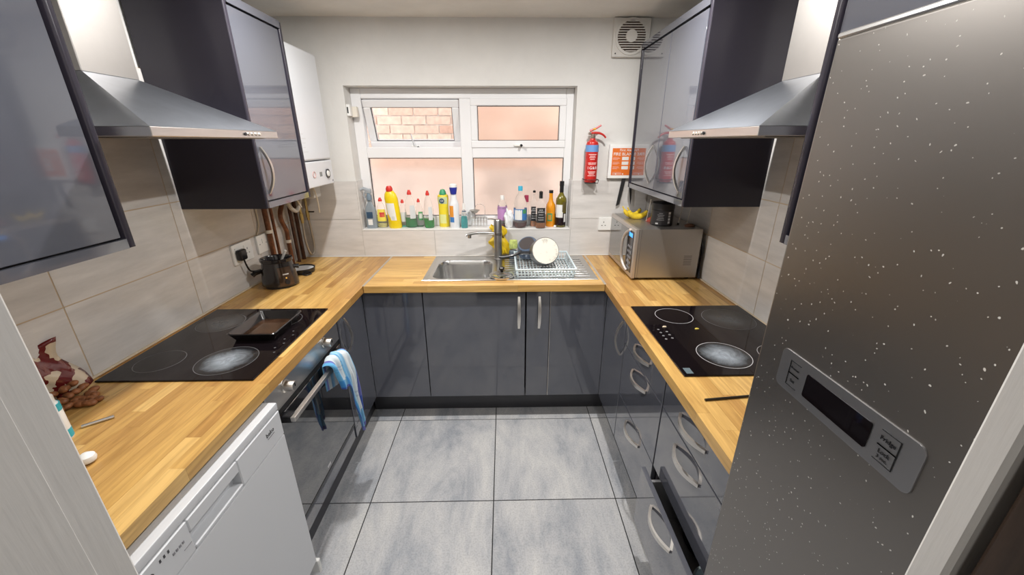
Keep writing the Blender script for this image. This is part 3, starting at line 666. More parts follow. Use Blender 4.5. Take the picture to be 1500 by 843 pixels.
for x, y, z in ((-1.30, 2.535, 1.16), (-1.285, 2.59, 1.17)):
    v = part('valve', bm_tube([(x, y, z), (x, y, z + .02), (x, y, z + .021), (x, y, z + .06), (x, y, z + .061), (x, y, z + .235)], [.009, .009, .012, .012, .008, .008], 8), brass, t)
part('valve_lever', bm_box(-1.29, -1.24, 2.585, 2.595, 1.22, 1.228, .002), black, t)
for i, pts in enumerate(([(-1.378, 2.175, 1.40), (-1.374, 2.20, 1.32), (-1.376, 2.205, 1.23), (-1.378, 2.19, 1.19), (-1.378, 2.17, 1.165)], [(-1.25, 2.36, 1.413), (-1.24, 2.385, 1.35), (-1.23, 2.42, 1.28)], [(-1.14, 2.41, 1.413), (-1.135, 2.43, 1.36), (-1.14, 2.45, 1.29), (-1.15, 2.47, 1.24)])):
    solo('cable', ['cream cable running down to the switch plate', 'short cream cable hanging under the wall cabinet', 'cream cable hanging under the boiler'][i], 'cable', bm_tube(pts, .0045, 8, smooth=5), creamp)

# ------------------------------------------------------------------ electrical plates
def plate(label, xs, o, y0, y1, z0, z1, kind):
    t = thing('wall_socket' if kind != 'switch' else 'switch_plate', label, 'socket' if kind != 'switch' else 'switch', (xs, (y0 + y1) / 2, z0))
    part('plate', bm_box(min(xs, xs + o * .012), max(xs, xs + o * .012), y0, y1, z0, z1, .003, 2), white2, t)
    xf = xs + o * .012; ym = (y0 + y1) / 2; zm = (z0 + z1) / 2
    def dot(y, z, w, h, m=blackm, n='pin_slot'): part(n, bm_box(min(xf, xf + o * .0008), max(xf, xf + o * .0008), y - w / 2, y + w / 2, z - h / 2, z + h / 2), m, t, smooth=False)
    if kind == 'double':
        for c in (ym - .036, ym + .036):
            dot(c, zm + .012, .004, .009); dot(c - .011, zm - .012, .008, .004); dot(c + .011, zm - .012, .008, .004)
            part('rocker', bm_box(min(xf, xf + o * .004), max(xf, xf + o * .004), c - .027, c - .016, zm + .012, zm + .034, .001), white2, t)
    else:
        part('rocker', bm_box(min(xf, xf + o * .004), max(xf, xf + o * .004), ym - .008, ym + .008, zm + .002, zm + .03, .001), white2, t)
        dot(ym - .03, zm, .005, .005, blackm, 'screw'); dot(ym + .03, zm, .005, .005, blackm, 'screw'); dot(ym, zm + .02, .005, .012, ink2, 'neon')
    return t
plate('white double wall socket with a black plug in it', XL + .008, 1, 1.935, 2.095, 1.058, 1.162, 'double')
plate('white fused switch plate next to the pipes', XL + .008, 1, 2.145, 2.245, 1.062, 1.162, 'switch')
t = thing('wall_socket', 'white wall socket on the window wall behind the microwave', 'socket', (.70, Y1 - .008, 1.088))
part('plate', bm_box(.634, .78, Y1 - .02, Y1 - .008, 1.088, 1.174, .003, 2), white2, t)
for c in (.668, .742):
    for dx, dz, w, h in ((0, .012, .004, .009), (-.011, -.010, .008, .004), (.011, -.010, .008, .004)): part('pin_slot', bm_box(c + dx - w / 2, c + dx + w / 2, Y1 - .0208, Y1 - .02, 1.131 + dz - h / 2, 1.131 + dz + h / 2), blackm, t, smooth=False)
t = thing('sensor', 'small white contact sensor on the window reveal', 'sensor', (-.945, 2.66, 1.80))
part('case', bm_box(WX0, WX0 + .022, 2.632, 2.668, 1.80, 1.865, .003, 2), white2, t); part('bracket', bm_box(WX0, WX0 + .05, 2.67, 2.70, 1.795, 1.855, .003, 2), M('cream_plastic', (.72, .68, .60), .45), t)
part('terminal', bm_box(WX0 + .004, WX0 + .012, 2.6312, 2.632, 1.815, 1.85), blackm, t, smooth=False)

# ------------------------------------------------------------------ extractor fan
t = thing('extractor_fan', 'square white extractor fan high on the window wall', 'fan', (.74, Y1, 2.115))
fx0, fx1, fz0, fz1 = .634, .846, 2.113, 2.311; cxf, czf, R = .737, 2.216, .080
part('box', bm_box(fx0, fx1, Y1 - .03, Y1, fz0, fz1, .006, 2), M('aged_white_plastic', (.66, .64, .60), .45), t)
part('collar', bm_tube([(cxf, Y1 - .028, czf), (cxf, Y1 - .038, czf)], .094, 36), M('aged_white_plastic', (.66, .64, .60), .45), t)
part('opening', bm_tube([(cxf, Y1 - .0385, czf), (cxf, Y1 - .039, czf)], R, 36), M('dusty_brown_interior', (.055, .03, .02), .8, noise=(40, .6)), t)
for i in range(13):
    z = czf - R + (i + .5) * 2 * R / 13; h = math.sqrt(max(0, R * R - (z - czf) ** 2))
    part('slat', bm_box(cxf - h, cxf + h, Y1 - .047, Y1 - .039, z - .0026, z + .0016), M('aged_white_plastic', (.66, .64, .60), .45), t, smooth=False)
part('hub', bm_tube([(cxf - .003, Y1 - .038, czf), (cxf - .003, Y1 - .052, czf)], .032, 28), M('aged_white_plastic', (.66, .64, .60), .45), t)
part('screw', bm_tube([(fx0 + .018, Y1 - .029, fz0 + .018), (fx0 + .018, Y1 - .032, fz0 + .018)], .004, 8), blackm, t)

# ================================================================== FRIDGE
FX, FY_0, FY_1, FZ = .54, .242, .727, 1.812
t = thing('tall_fridge', 'tall brushed steel fridge freezer with a digital control panel', 'fridge', (.82, .49, 0))
part('cabinet', bm_box(FX + .07, 1.115, FY_0, FY_1, .03, FZ - .002, .004), M('fridge_side_grey', (.13, .13, .135), .4), t)
part('gasket', bm_box(FX + .06, FX + .07, FY_0 + .006, FY_1 - .006, .06, FZ - .01), blackm, t, smooth=False)
bm = bm_box(FX, FX + .06, FY_0, FY_1, .40, FZ, .010, 3); d = part('door', bm, fridgem, t, label='speckled brushed steel door')
part('door', bm_box(FX, FX + .06, FY_0, FY_1, .05, .392, .010, 3), fridgem, t)
part('top_trim', bm_box(FX - .0015, FX + .06, .515, .722, FZ - .006, FZ + .002, .002), M('bright_trim', (.80, .80, .80), .25, 1.0), d)
for y in (FY_0 + .05, FY_1 - .05): part('foot', bm_lathe([(.02, 0), (.02, .03)], 12, c=(FX + .12, y, 0)), black, t)
for y in (FY_0 + .05, FY_1 - .05): part('foot', bm_lathe([(.02, 0), (.02, .03)], 12, c=(1.06, y, 0)), black, t)
U, V, Nn = (0, -1, 0), (0, 0, 1), (-1, 0, 0)
pz = 1.203; py = .657
cp = part('control_panel', bm_prism(rrect(.274, .079, .012), (FX + .001, py, pz), U, V, Nn, .0035, .0008), M('panel_silver', (.30, .30, .31), .34, .85), d)
xq = FX - .0027
def fp(n, poly, y, z, mt, dep=.0008): return part(n, bm_prism(poly, (xq, y, z), U, V, Nn, dep), mt, cp, smooth=False)
fp('display', rrect(.131, .045, .004), .587, 1.2195, bglass, .0015)
def outline(y0, y1, z0, z1, openside):
    w = .0013
    fp('button_outline', [(0, 0), (y0 - y1, 0), (y0 - y1, w), (0, w)], y0, z0, black); fp('button_outline', [(0, 0), (y0 - y1, 0), (y0 - y1, w), (0, w)], y0, z1, black)
    e = y1 if openside == 'far' else y0
    fp('button_outline', [(-w / 2, 0), (w / 2, 0), (w / 2, z1 - z0 + w), (-w / 2, z1 - z0 + w)], e, z0, black)
for z0, z1 in ((1.217, 1.2415), (1.2415, 1.266)):
    outline(.442, .413, z0, z1, 'far'); outline(.630, .604, z0, z1, 'near')
for s, y, z, sz in (('Fridge', .429, 1.2545, .0095), ('Lock', .429, 1.2335, .009), ('3 sec.', .429, 1.2245, .0075), ('Freezer', .6165, 1.2545, .0065), ('Set', .6165, 1.2295, .0085)):
    text('button_text', s, sz, (xq - .0006, y, z), U, V, black, cp, .0002)

# ================================================================== MICROWAVE AND WHAT STANDS ON IT
mw = M('microwave_steel', (.42, .40, .38), .36, .85, noise=(3, .05))
t = thing('microwave', 'silver microwave oven with arched door handle in the corner', 'microwave', (.9, 2.34, WT))
MX0, MX1, MY0, MY1, MZ0, MZ1 = .735, 1.085, 2.087, 2.602, .924, 1.204
part('case', bm_box(MX0, MX1, MY0, MY1, MZ0, MZ1, .004, 2), mw, t)
fr = part('front_frame', bm_box(.715, MX0, MY0, MY1, MZ0 - .004, MZ1, .005, 2), M('microwave_bezel', (.55, .50, .46), .35, .7), t)
part('door_glass', bm_box(.7125, .716, 2.215, MY1 - .022, MZ0 + .022, MZ1 - .022, .001), M('microwave_window', (.06, .065, .07), .06, coat=1.0), fr)
part('control_panel', bm_box(.7125, .716, MY0 + .025, 2.205, MZ0 + .022, MZ1 - .022, .001), M('control_glass', (.02, .02, .024), .08), fr)
part('display', bm_box(.7115, .7126, 2.10 + .025, 2.185, 1.148, 1.170), M('blue_lcd', (.02, .10, .35), .3, emit=1.2, emit_col=(.05, .35, 1, 1)), fr, smooth=False)
for i in range(5):
    for j in range(3): part('button', bm_box(.7112, .7126, 2.125 + j * .024, 2.140 + j * .024, .965 + i * .03, .978 + i * .03, .0004), ink2, fr, smooth=False)
yh = 2.235; part('handle', bm_tube([(.712, yh - .062, MZ0 + .020), (.70, yh - .03, MZ0 + .045), (.694, yh, MZ0 + .085), (.692, yh + .004, .5 * (MZ0 + MZ1)), (.694, yh, MZ1 - .085), (.70, yh - .03, MZ1 - .045), (.712, yh - .062, MZ1 - .020)], .0085, 10, smooth=5), M('microwave_bezel', (.55, .50, .46), .35, .7), fr, label='arched silver door handle')
for x in (.76, 1.05):
    for y in (2.13, 2.56): part('foot', bm_lathe([(.014, 0), (.014, .016)], 12, c=(x, y, WT)), black, t)
for i in range(6): part('vent_slot', bm_box(1.0, 1.045, MY0 - .0004, MY0 + .002, 1.0 + i * .010, 1.003 + i * .010), M('vent_shadow', (.12, .11, .11), .7), t, smooth=False)
part('seam', bm_box(.747, .7485, MY0 - .0005, MY0 + .001, MZ0 + .003, MZ1 - .003), M('vent_shadow', (.12, .11, .11), .7), t, smooth=False)
solo('power_cable', 'black power cable hanging behind the microwave', 'cable', bm_tube([(1.092, 2.12, 1.15), (1.105, 2.10, 1.08), (1.105, 2.10, .98), (1.10, 2.085, .92)], .007, 8, smooth=5), black)
# bananas
ban = M('banana_yellow', (.80, .58, .03), .45); add_noise(ban, (.78, .56, .035), 30, .14); bant = M('banana_tip', (.10, .08, .02), .6)
def banana(label, base, rot, sc=1.0):
    t = thing('banana', label, 'banana', base, 'bananas on the microwave')
    pts = []; rr = []
    for i in range(15):
        a = math.radians(-160 + 140 * i / 14); pts.append((math.cos(a) * .062 * sc, 0, (math.sin(a) + 1) * .052 * sc + .016 * sc))
        q = i / 14; rr.append(sc * (.006 + .0115 * math.sin(math.pi * min(1, max(0, (q * .9 + .06)))) ** .55))
    pts = [Vector(p) for p in pts]; L0 = WLOC[t.name]
    stem = [pts[0] + (pts[0] - pts[1]).normalized() * d * sc for d in (.028, .012)]
    b = bm_tube(pts, rr, 9); bmesh.ops.translate(b, vec=L0, verts=b.verts); part('skin', b, ban, t, ang=60)
    b = bm_tube(stem + [pts[0]], [.0045 * sc, .004 * sc, .0065 * sc], 7); bmesh.ops.translate(b, vec=L0, verts=b.verts); part('stem', b, ban, t)
    b = bm_tube([pts[-1], pts[-1] + (pts[-1] - pts[-2]).normalized() * .006], .0055 * sc, 7); bmesh.ops.translate(b, vec=L0, verts=b.verts); part('tip', b, bant, t)
    t.rotation_euler = rot
banana('yellow banana lying in front of the other on the microwave', (.815, 2.385, MZ1), (.12, 0, .10)); banana('yellow banana tucked behind the other on the microwave', (.803, 2.435, MZ1), (-.22, 0, .32), .97)
t = thing('supplement_tub', 'black screw top tub with white lettering on the microwave', 'tub', (.90, 2.22, MZ1))
part('body', bm_lathe([(0, 0), (.057, 0), (.06, .004), (.06, .086), (.054, .09), (0, .09)], 32, c=(.90, 2.22, MZ1)), M('tub_black', (.016, .015, .017), .35), t)
part('lid', bm_lathe([(0, .088), (.060, .088), (.0615, .091), (.0615, .122), (.058, .126), (0, .126)], 40, c=(.90, 2.22, MZ1)), M('tub_lid', (.012, .012, .014), .4), t)
a0 = math.radians(-118)
part('label', bm_lathe([(.0603, .008), (.0605, .009), (.0605, .082), (.0603, .083)], 24, c=(.90, 2.22, MZ1), a0=math.radians(-175), a1=math.radians(-20)), M('tub_label', (.03, .028, .032), .4), t)
wprint = M('white_print', (.75, .75, .75), .5)
def on_cyl(n, cx, cyy, cz, r, a, w, h, mt, par): # small print patch on a round body
    return part(n, bm_lathe([(r, -h / 2), (r, h / 2)], 4, c=(cx, cyy, cz), a0=math.radians(a) - w / r / 2, a1=math.radians(a) + w / r / 2), mt, par)
for i in range(4): on_cyl('lettering', .90, 2.22, MZ1 + .022 + i * .017, .0608, -72, .014, .013, wprint if i != 2 else M('grey_lettering', (.5, .5, .5), .5), t)
for i, w in enumerate((.04, .036, .03, .038, .02)): on_cyl('lettering', .90, 2.22, MZ1 + .035 + i * .009, .0608, -118, w, .0018, M('grey_lettering', (.5, .5, .5), .5), t)
on_cyl('barcode', .90, 2.22, MZ1 + .014, .0608, -135, .016, .008, wprint, t)
solo('snack_wrapper', 'small crumpled red wrapper beside the black tub', 'wrapper', bm_prism([(0, 0), (.055, -.004), (.06, .02), (.035, .032), (.01, .018)], (.842, 2.31, MZ1 + .0005), (1, -.5, 0), (.1, .2, 1), (.2, 1, 0), .02, .003), M('red_foil', (.60, .09, .05), .35))
t = thing('wire_rack', 'small folded wire rack standing behind the black tub', 'rack', (1.0, 2.22, MZ1))
part('wire', bm_tube([(.99, 2.20, MZ1 + .003), (1.0, 2.19, MZ1 + .12), (1.05, 2.19, MZ1 + .13), (1.04, 2.20, MZ1 + .01)], .0022, 6), creamp, t)
part('wire', bm_tube([(.845, 2.31, MZ1 + .003), (.86, 2.31, MZ1 + .13), (.93, 2.31, MZ1 + .135)], .0022, 6), creamp, t)
for p in ((.99, 2.20, MZ1 + .006), (1.062, 2.19, MZ1 + .125), (.995, 2.19, MZ1 + .112)): part('cap', bm_lathe([(0, -.006), (.006, -.006), (.006, .006), (0, .006)], 8, c=p), black, t)
solo('trinket', 'small dark brown object beside the wire rack', 'trinket', bm_lathe([(0, 0), (.02, 0), (.024, .008), (.012, .016), (0, .018)], 14, sx=1.3, c=(1.035, 2.15, MZ1)), M('brown_resin', (.10, .045, .025), .4))

# ================================================================== SINK AREA
SX0, SX1, SY0, SY1 = -.472, .535, 2.102, 2.602
t = thing('sink', 'stainless steel inset sink with bowl and ribbed drainer', 'sink', (0, 2.35, WT))
bx0, bx1, by0, by1 = -.425, -.08, 2.142, 2.508
def loop(x0, x1, y0, y1, r, z, k=6):
    return [(x0 + p[0], y0 + p[1], z) for p in rrect(x1 - x0, y1 - y0, r, k)]
def ring_mesh(loops, close_last=True):
    nb = bmesh.new(); rs = [[nb.verts.new(p) for p in l] for l in loops]; n = len(rs[0])
    for a, b in zip(rs, rs[1:]):
        for i in range(n): nb.faces.new((a[i], a[(i + 1) % n], b[(i + 1) % n], b[i]))
    if close_last: nb.faces.new(rs[-1])
    bmesh.ops.recalc_face_normals(nb, faces=nb.faces); return nb
# deck round the bowl, then the bowl itself
dx1 = -.045
part('bowl', ring_mesh([loop(SX0, dx1, SY0, SY1, .012, WT + .0005), loop(SX0 + .004, dx1, SY0 + .004, SY1 - .004, .012, WT + .004), loop(SX0 + .018, dx1 - .001, SY0 + .018, SY1 - .018, .014, WT + .003), loop(bx0 - .008, bx1 + .008, by0 - .008, by1 + .008, .075, WT + .0025), loop(bx0, bx1, by0, by1, .07, WT - .004), loop(bx0 + .006, bx1 - .006, by0 + .006, by1 - .006, .07, WT - .03), loop(bx0 + .016, bx1 - .016, by0 + .016, by1 - .016, .07, WT - .13), loop(bx0 + .045, bx1 - .045, by0 + .045, by1 - .045, .06, WT - .155)]), sinkm, t, ang=50)
bm = bm_box(dx1 - .001, SX1, SY0, SY1, WT + .0003, WT + .0028, .001)
part('drainer', bm, sinkm, t)
for i in range(9): part('drainer_rib', bm_box(.0, .50, 2.16 + i * .043, 2.172 + i * .043, WT + .0027, WT + .0055, .0012), sinkm, t)
part('waste', bm_lathe([(0, 0), (.03, 0), (.042, .003), (.044, .0)], 24, c=(-.252, 2.325, WT - .1545)), chrome, t)
bm = bm_box(SX0, SX1, SY0, SY0 + .006, WT + .0005, WT + .005, .002); bm_box(SX0, SX1, SY1 - .006, SY1, WT + .0005, WT + .005, .002, bm=bm); bm_box(SX1 - .006, SX1, SY0, SY1, WT + .0005, WT + .005, .002, bm=bm)
part('rolled_edge', bm, sinkm, t)
solo('food_scrap', 'pale yellow food scrap on the bottom of the sink bowl', 'scrap', bm_lathe([(0, 0), (.022, 0), (.018, .006), (0, .008)], 9, sx=1.3, sy=.5, c=(-.27, 2.205, WT - .153)), M('scrap_yellow', (.75, .62, .22), .7))
# tap
TX, TY = -.043, 2.534
t = thing('kitchen_tap', 'tall brushed metal mixer tap with a thin swivel spout', 'tap', (TX, TY, WT))
part('base', bm_lathe([(0, 0), (.030, 0), (.030, .006), (.027, .009)], 24, c=(TX, TY, WT + .003)), tapm, t)
part('column', bm_lathe([(.026, .003), (.026, .262), (.022, .268), (0, .268)], 28, c=(TX, TY, WT)), tapm, t)
part('collar', bm_lathe([(.0265, .165), (.0275, .167), (.0275, .183), (.0265, .185)], 28, c=(TX, TY, WT)), M('tap_collar', (.22, .21, .21), .35, 1.0), t)
part('spout', bm_tube([(TX, TY, WT + .172), (TX - .06, TY - .015, WT + .182), (TX - .13, TY - .035, WT + .188), (TX - .185, TY - .05, WT + .182), (TX - .205, TY - .055, WT + .176)], [.012, .008], 12, smooth=4), tapm, t)
part('aerator', bm_lathe([(0, 0), (.011, 0), (.012, .022), (0, .024)], 16, c=(TX - .182, TY - .05, WT + .158)), tapm, t)
part('lever', bm_tube([(TX, TY, WT + .262), (TX - .04, TY - .01, WT + .272), (TX - .065, TY - .016, WT + .274)], [.008, .005], 10), chrome, t)
# rubber gloves
ry = M('yellow_rubber', (.80, .55, .01), .42, sss=.05)
def glove(label, cx, cyy, z0, hgt, flip):
    t = thing('rubber_glove', label, 'glove', (cx, cyy, z0), 'rubber gloves by the tap')
    nb = bmesh.new(); n = 20; rings = []; K = 11
    for j in range(K):
        v = j / (K - 1); z = z0 + hgt * v
        r = (.048 if flip else .034) + .012 * math.sin(v * 3.1) - .018 * max(0, v - .75) * 4 * (1 if flip else .3)
        ring = []
        for i in range(n):
            a = 2 * math.pi * i / n; k = 1 + .22 * math.sin(3 * a + v * 4 + flip) + .10 * math.sin(7 * a - v * 6)
            ring.append(nb.verts.new((cx + r * k * math.cos(a) + .012 * math.sin(v * 5 + flip), cyy + .42 * r * k * math.sin(a), z + .008 * math.sin(4 * a + 2 * v))))
        rings.append(ring)
    for p, q in zip(rings, rings[1:]):
        for i in range(n): nb.faces.new((p[i], p[(i + 1) % n], q[(i + 1) % n], q[i]))
    nb.faces.new(rings[0][::-1])
    bmesh.ops.recalc_face_normals(nb, faces=nb.faces); part('cuff', nb, ry, t, ang=80)
    for i in range(5):
        a = -.9 + i * .42; x = cx + math.sin(a) * .040
        part('finger', bm_tube([(x * .6 + cx * .4, cyy - .012, z0 + .05), (x, cyy - .018, z0 + .03), (x + .012 * math.sin(a), cyy - .020, z0 + .003 + .010 * abs(a))], [.010, .0095, .006], 8), ry, t, ang=80)
glove('yellow rubber glove bunched beside the tap base', -.026, 2.590, WT + .026, .115, 1.0); glove('yellow rubber glove draped up the tiles behind the tap', -.045, 2.600, WT + .143, .075, 0.0)
# dish rack
rk = M('pale_blue_plastic', (.60, .70, .74), .3)
RX0, RX1, RY0, RY1, RZ = .060, .415, 2.125, 2.52, WT + .006
t = thing('dish_rack', 'pale blue plastic dish rack on the draining board', 'dish rack', (.22, 2.3, RZ))
for nm, z, w in (('rim', RZ + .044, .010), ('base_frame', RZ, .006)):
    o = 0 if nm == 'rim' else .012
    b = bm_box(RX0 + o, RX1 - o, RY0 + o, RY0 + o + w, z, z + w, .002); bm_box(RX0 + o, RX1 - o, RY1 - o - w, RY1 - o, z, z + w, .002, bm=b); bm_box(RX0 + o, RX0 + o + w, RY0 + o + w, RY1 - o - w, z, z + w, .002, bm=b); bm_box(RX1 - o - w, RX1 - o, RY0 + o + w, RY1 - o - w, z, z + w, .002, bm=b)
    part(nm, b, rk, t)
mid = bm_box(RX0 + .008, RX1 - .008, RY0 + .006, RY0 + .011, RZ + .020, RZ + .025); bm_box(RX0 + .006, RX0 + .011, RY0, RY1, RZ + .020, RZ + .025, bm=mid); bm_box(RX1 - .011, RX1 - .006, RY0, RY1, RZ + .020, RZ + .025, bm=mid); part('middle_rail', mid, rk, t, smooth=False)
for i in range(17):
    x = RX0 + .018 + i * (RX1 - RX0 - .036) / 16
    part('rack_bar', bm_tube([(x, RY0 + .006, RZ + .046), (x, RY0 + .016, RZ + .003), (x, RY1 - .016, RZ + .003), (x, RY1 - .006, RZ + .046)], .0026, 6), rk, t)
for i in range(9):
    y = RY0 + .03 + i * (RY1 - RY0 - .06) / 8
    for xa, xb in ((RX0 + .005, RX0 + .015), (RX1 - .005, RX1 - .015)): part('rack_bar', bm_tube([(xa, y, RZ + .046), (xb, y, RZ + .003)], .0026, 6), rk, t)
# saucepan drying bottom-out towards the room
t = thing('saucepan', 'steel saucepan drying upside down with stained pale base showing', 'saucepan', (.245, 2.32, RZ + .006))
def tilted(bm, pivot, rx, rz): bmesh.ops.rotate(bm, cent=pivot, matrix=Matrix.Rotation(rz, 3, 'Z') @ Matrix.Rotation(rx, 3, 'X'), verts=bm.verts); return bm
pc = Vector((.245, 2.33, 1.017)); rx, rz = math.radians(-112), .10
sp = M('saucepan_steel', (.36, .36, .37), .28, .9); pb = M('stained_pan_base', (.60, .59, .56), .4); add_noise(pb, (.60, .57, .50), 24, .30, lo=.30, hi=.44)
body = bm_lathe([(0, .035), (.080, .035), (.084, .028), (.085, -.04), (.087, -.048), (.0875, -.05), (.084, -.049), (.080, -.035), (0, .028)], 36, c=pc)
# axis points from mouth (-) to base (+): tip it so that the base faces the camera
part('body', tilted(body, pc, math.radians(68), rz), sp, t)
part('base_disc', tilted(bm_lathe([(0, .0352), (.079, .0352), (.079, .0375), (0, .0375)], 36, c=pc), pc, math.radians(68), rz), pb, t, label='pale stained pan base')
part('handle', tilted(bm_box(pc.x - .15, pc.x - .08, pc.y - .01, pc.y + .01, pc.z - .05, pc.z - .035, .004), pc, math.radians(68), rz), black, t)
pc2 = Vector((.152, 2.478, 1.012))
t = thing('blue_pan', 'dark blue pan propped at the back of the dish rack', 'pan', (.16, 2.45, RZ + .006))
part('body', tilted(bm_lathe([(0, .03), (.058, .03), (.066, .02), (.076, -.03), (.080, -.032), (.074, -.03), (.060, .015), (0, .022)], 32, c=pc2), pc2, math.radians(38), -.5), M('navy_pan_enamel', (.09, .13, .20), .3, coat=.4), t)
part('base_disc', tilted(bm_lathe([(0, .0302), (.05, .0302), (.05, .032), (0, .032)], 32, c=pc2), pc2, math.radians(38), -.5), M('dark_pan_base', (.06, .05, .05), .4), t)
part('handle', bm_tube([(.11, 2.41, .995), (.06, 2.40, .975), (.0, 2.41, .960), (-.035, 2.42, .957)], [.012, .012, .011, .009], 10, smooth=4), black, t)
solo('sponge', 'green scouring sponge behind the dish rack', 'sponge', bm_box(.03, .085, 2.53, 2.56, .98, 1.04, .008, 2), M('sponge_green', (.45, .52, .16), .9, noise=(60, .3)))
solo('spray_can', 'small dark can standing under the sponge behind the rack', 'can', bm_lathe([(0, 0), (.026, 0), (.026, .05), (.022, .055), (0, .055)], 20, c=(.055, 2.545, WT + .006)), M('dim_blue_print', (.10, .13, .16), .4))
# glass lid
t = thing('pan_lid', 'clear glass pan lid with black knob on the sink edge', 'lid', (-.015, 2.165, WT + .005))
gl = M('lid_glass', (.90, .93, .92), .03, trans=1.0, ior=1.12, coat=1.0)
lc = (-.018, 2.168, WT + .006)
part('dome', bm_lathe([(.068, .004), (.058, .013), (.033, .022), (.0, .026), ], 36, c=lc), gl, t)
part('rim', bm_lathe([(.067, 0), (.0725, 0), (.0725, .007), (.067, .007), (.067, 0)], 40, c=lc), chrome, t)
part('knob', bm_lathe([(0, .024), (.009, .024), (.009, .032), (.016, .040), (.0165, .05), (.013, .054), (0, .054)], 20, c=lc), black, t)

# ================================================================== THINGS ON THE SILL
SZ = 1.10
green = M('green_liquid', (.0, .19, .04), .12, coat=.5); teal = M('teal_liquid', (.0, .42, .45), .15); cola = M('dark_red_liquid', (.085, .012, .018), .12); amber = M('amber_spirit', (.33, .10, .015), .1, coat=.5); yel = M('pale_yellow_liquid', (.72, .66, .24), .2)
def bottle(label, x, y, h, r, prof, mat, capm=None, cap=None, sy=1, sq=0, liquid=None, lvl=.3, bands=(), neck=None, name='bottle', cat='bottle', bend=None, group='bottles along the window sill'):
    t = thing(name, label, cat, (x, y, SZ), group)
    P = [(a * r, b * h) for a, b in prof]; part('body', bm_lathe([(0, 0)] + P, 28, sx=1, sy=sy, sq=sq, c=(x, y, SZ), bend=bend), mat, t)
    if liquid:
        L = []
        for a, b in P:
            if b > lvl * h: break
            L.append((a * .96, max(b, .0015)))
        last = P[len(L)] if len(L) < len(P) else P[-1]
        ra = L[-1][0] if L else r; L.append((min(ra, last[0] * .96) if last[0] < ra else ra, lvl * h))
        part('liquid', bm_lathe([(0, .0015)] + L + [(0, lvl * h)], 28, sx=.99, sy=sy * .99, sq=sq, c=(x, y, SZ), bend=bend), liquid, t)
    if cap:
        cx = x + (bend(h * .97) if bend else 0)
        part('cap', bm_lathe([(a * r, b * h) for a, b in cap], 20, c=(cx, y, SZ)), capm, t)
    for z0, z1, w, ang, mt in bands:
        # body radius at that height
        def rad(z):
            for (a0, b0), (a1, b1) in zip(P, P[1:]):
                if b0 <= z <= b1 and b1 > b0: return a0 + (a1 - a0) * (z - b0) / (b1 - b0)
            return r
        z0 *= h; z1 *= h; st = 5
        pr = [(rad(z0 + (z1 - z0) * i / st) + .0007, z0 + (z1 - z0) * i / st) for i in range(st + 1)]
        part('label_band', bm_lathe(pr, 14, sx=1, sy=sy, sq=sq, c=(x, y, SZ), a0=math.radians(ang - w / 2), a1=math.radians(ang + w / 2), bend=bend), mt, t)
    return t
lab_w = M('white_label', (.78, .78, .76), .5); lab_y = M('yellow_label', (.80, .68, .10), .5); lab_b = M('black_label', (.02, .02, .022), .5); lab_blue = M('blue_label', (.05, .20, .50), .5); lab_p = M('mauve_label', (.48, .25, .52), .5)
lab_o = M('orange_label', (.75, .30, .04), .5); lab_g = M('green_label', (.08, .32, .12), .5); lab_t = M('clear_label', (.62, .65, .66), .4); lab_r = M('red_label', (.6, .05, .05), .5); lab_navy = M('navy_label', (.03, .07, .13), .45)
WASH = [(.78, 0), (.98, .03), (1, .30), (.92, .52), (.80, .64), (.66, .74), (.45, .82), (.30, .86), (.30, .90)]
CAPR = [(0, .88), (.36, .88), (.36, .93), (.24, .965), (.2, 1.0), (0, 1.0)]
# trigger spray
t = bottle('grey trigger spray bottle with dark blue label at sill end', -.900, 2.672, .19, .036, [(.95, 0), (1, .04), (1, .55), (.85, .72), (.42, .88), (.36, .95), (.36, 1)], M('grey_clear_plastic', (.24, .28, .31), .25), sy=.62, sq=4, bands=[(.36, .58, 60, -95, lab_navy), (.12, .32, 46, -95, lab_w)], name='spray_bottle')
b = bm_lathe([(0, .185), (.016, .185), (.016, .215), (.012, .222), (.012, .235)], 16, c=(-.900, 2.672, SZ)); part('collar', b, M('slate_plastic', (.16, .22, .28), .4), t)
b = bm_box(-.925, -.880, 2.660, 2.684, SZ + .228, SZ + .262, .008, 2); bm_tube([(-.905, 2.672, SZ + .250), (-.93, 2.668, SZ + .262), (-.952, 2.664, SZ + .252)], [.014, .008], 10, bm=b); part('trigger_head', b, M('trigger_grey', (.34, .37, .40), .4), t)
part('trigger', bm_tube([(-.925, 2.67, SZ + .238), (-.932, 2.668, SZ + .215), (-.925, 2.668, SZ + .20)], .005, 8), M('trigger_grey', (.34, .37, .40), .4), t)
bottle('clear washing up bottle with yellow round label and red cap', -.836, 2.690, .200, .035, WASH, pet, redcap, CAPR, sy=.62, liquid=yel, lvl=.14, bands=[(.22, .62, 110, -80, lab_y), (.36, .52, 60, -75, lab_r)])
bb = bottle('bright yellow bleach bottle leaning with red childproof cap', -.742, 2.668, .272, .044, [(.88, 0), (1, .03), (1, .50), (.98, .62), (1.0, .72), (.86, .83), (.55, .90), (.40, .92)], M('bleach_yellow', (.82, .62, .01), .35), redcap, [(0, .90), (.48, .90), (.50, .96), (.34, 1.02), (0, 1.03)], sy=.62, bands=[(.20, .62, 80, -105, lab_w), (.21, .30, 26, -92, lab_t)], bend=lambda z: -.085 * max(0, z - .05))
bottle('clear bottle with a flip top red cap behind the bleach', -.692, 2.702, .185, .030, WASH, pet, redcap, CAPR, sy=.6, liquid=M('aqua_residue', (.10, .60, .45), .2), lvl=.05, bands=[(.2, .55, 110, -80, lab_t)])
bottle('wide washing up bottle with dark green liquid and pale label', -.636, 2.684, .250, .040, WASH, pet, redcap, CAPR, sy=.62, liquid=green, lvl=.28, bands=[(.25, .60, 60, -60, lab_t)])
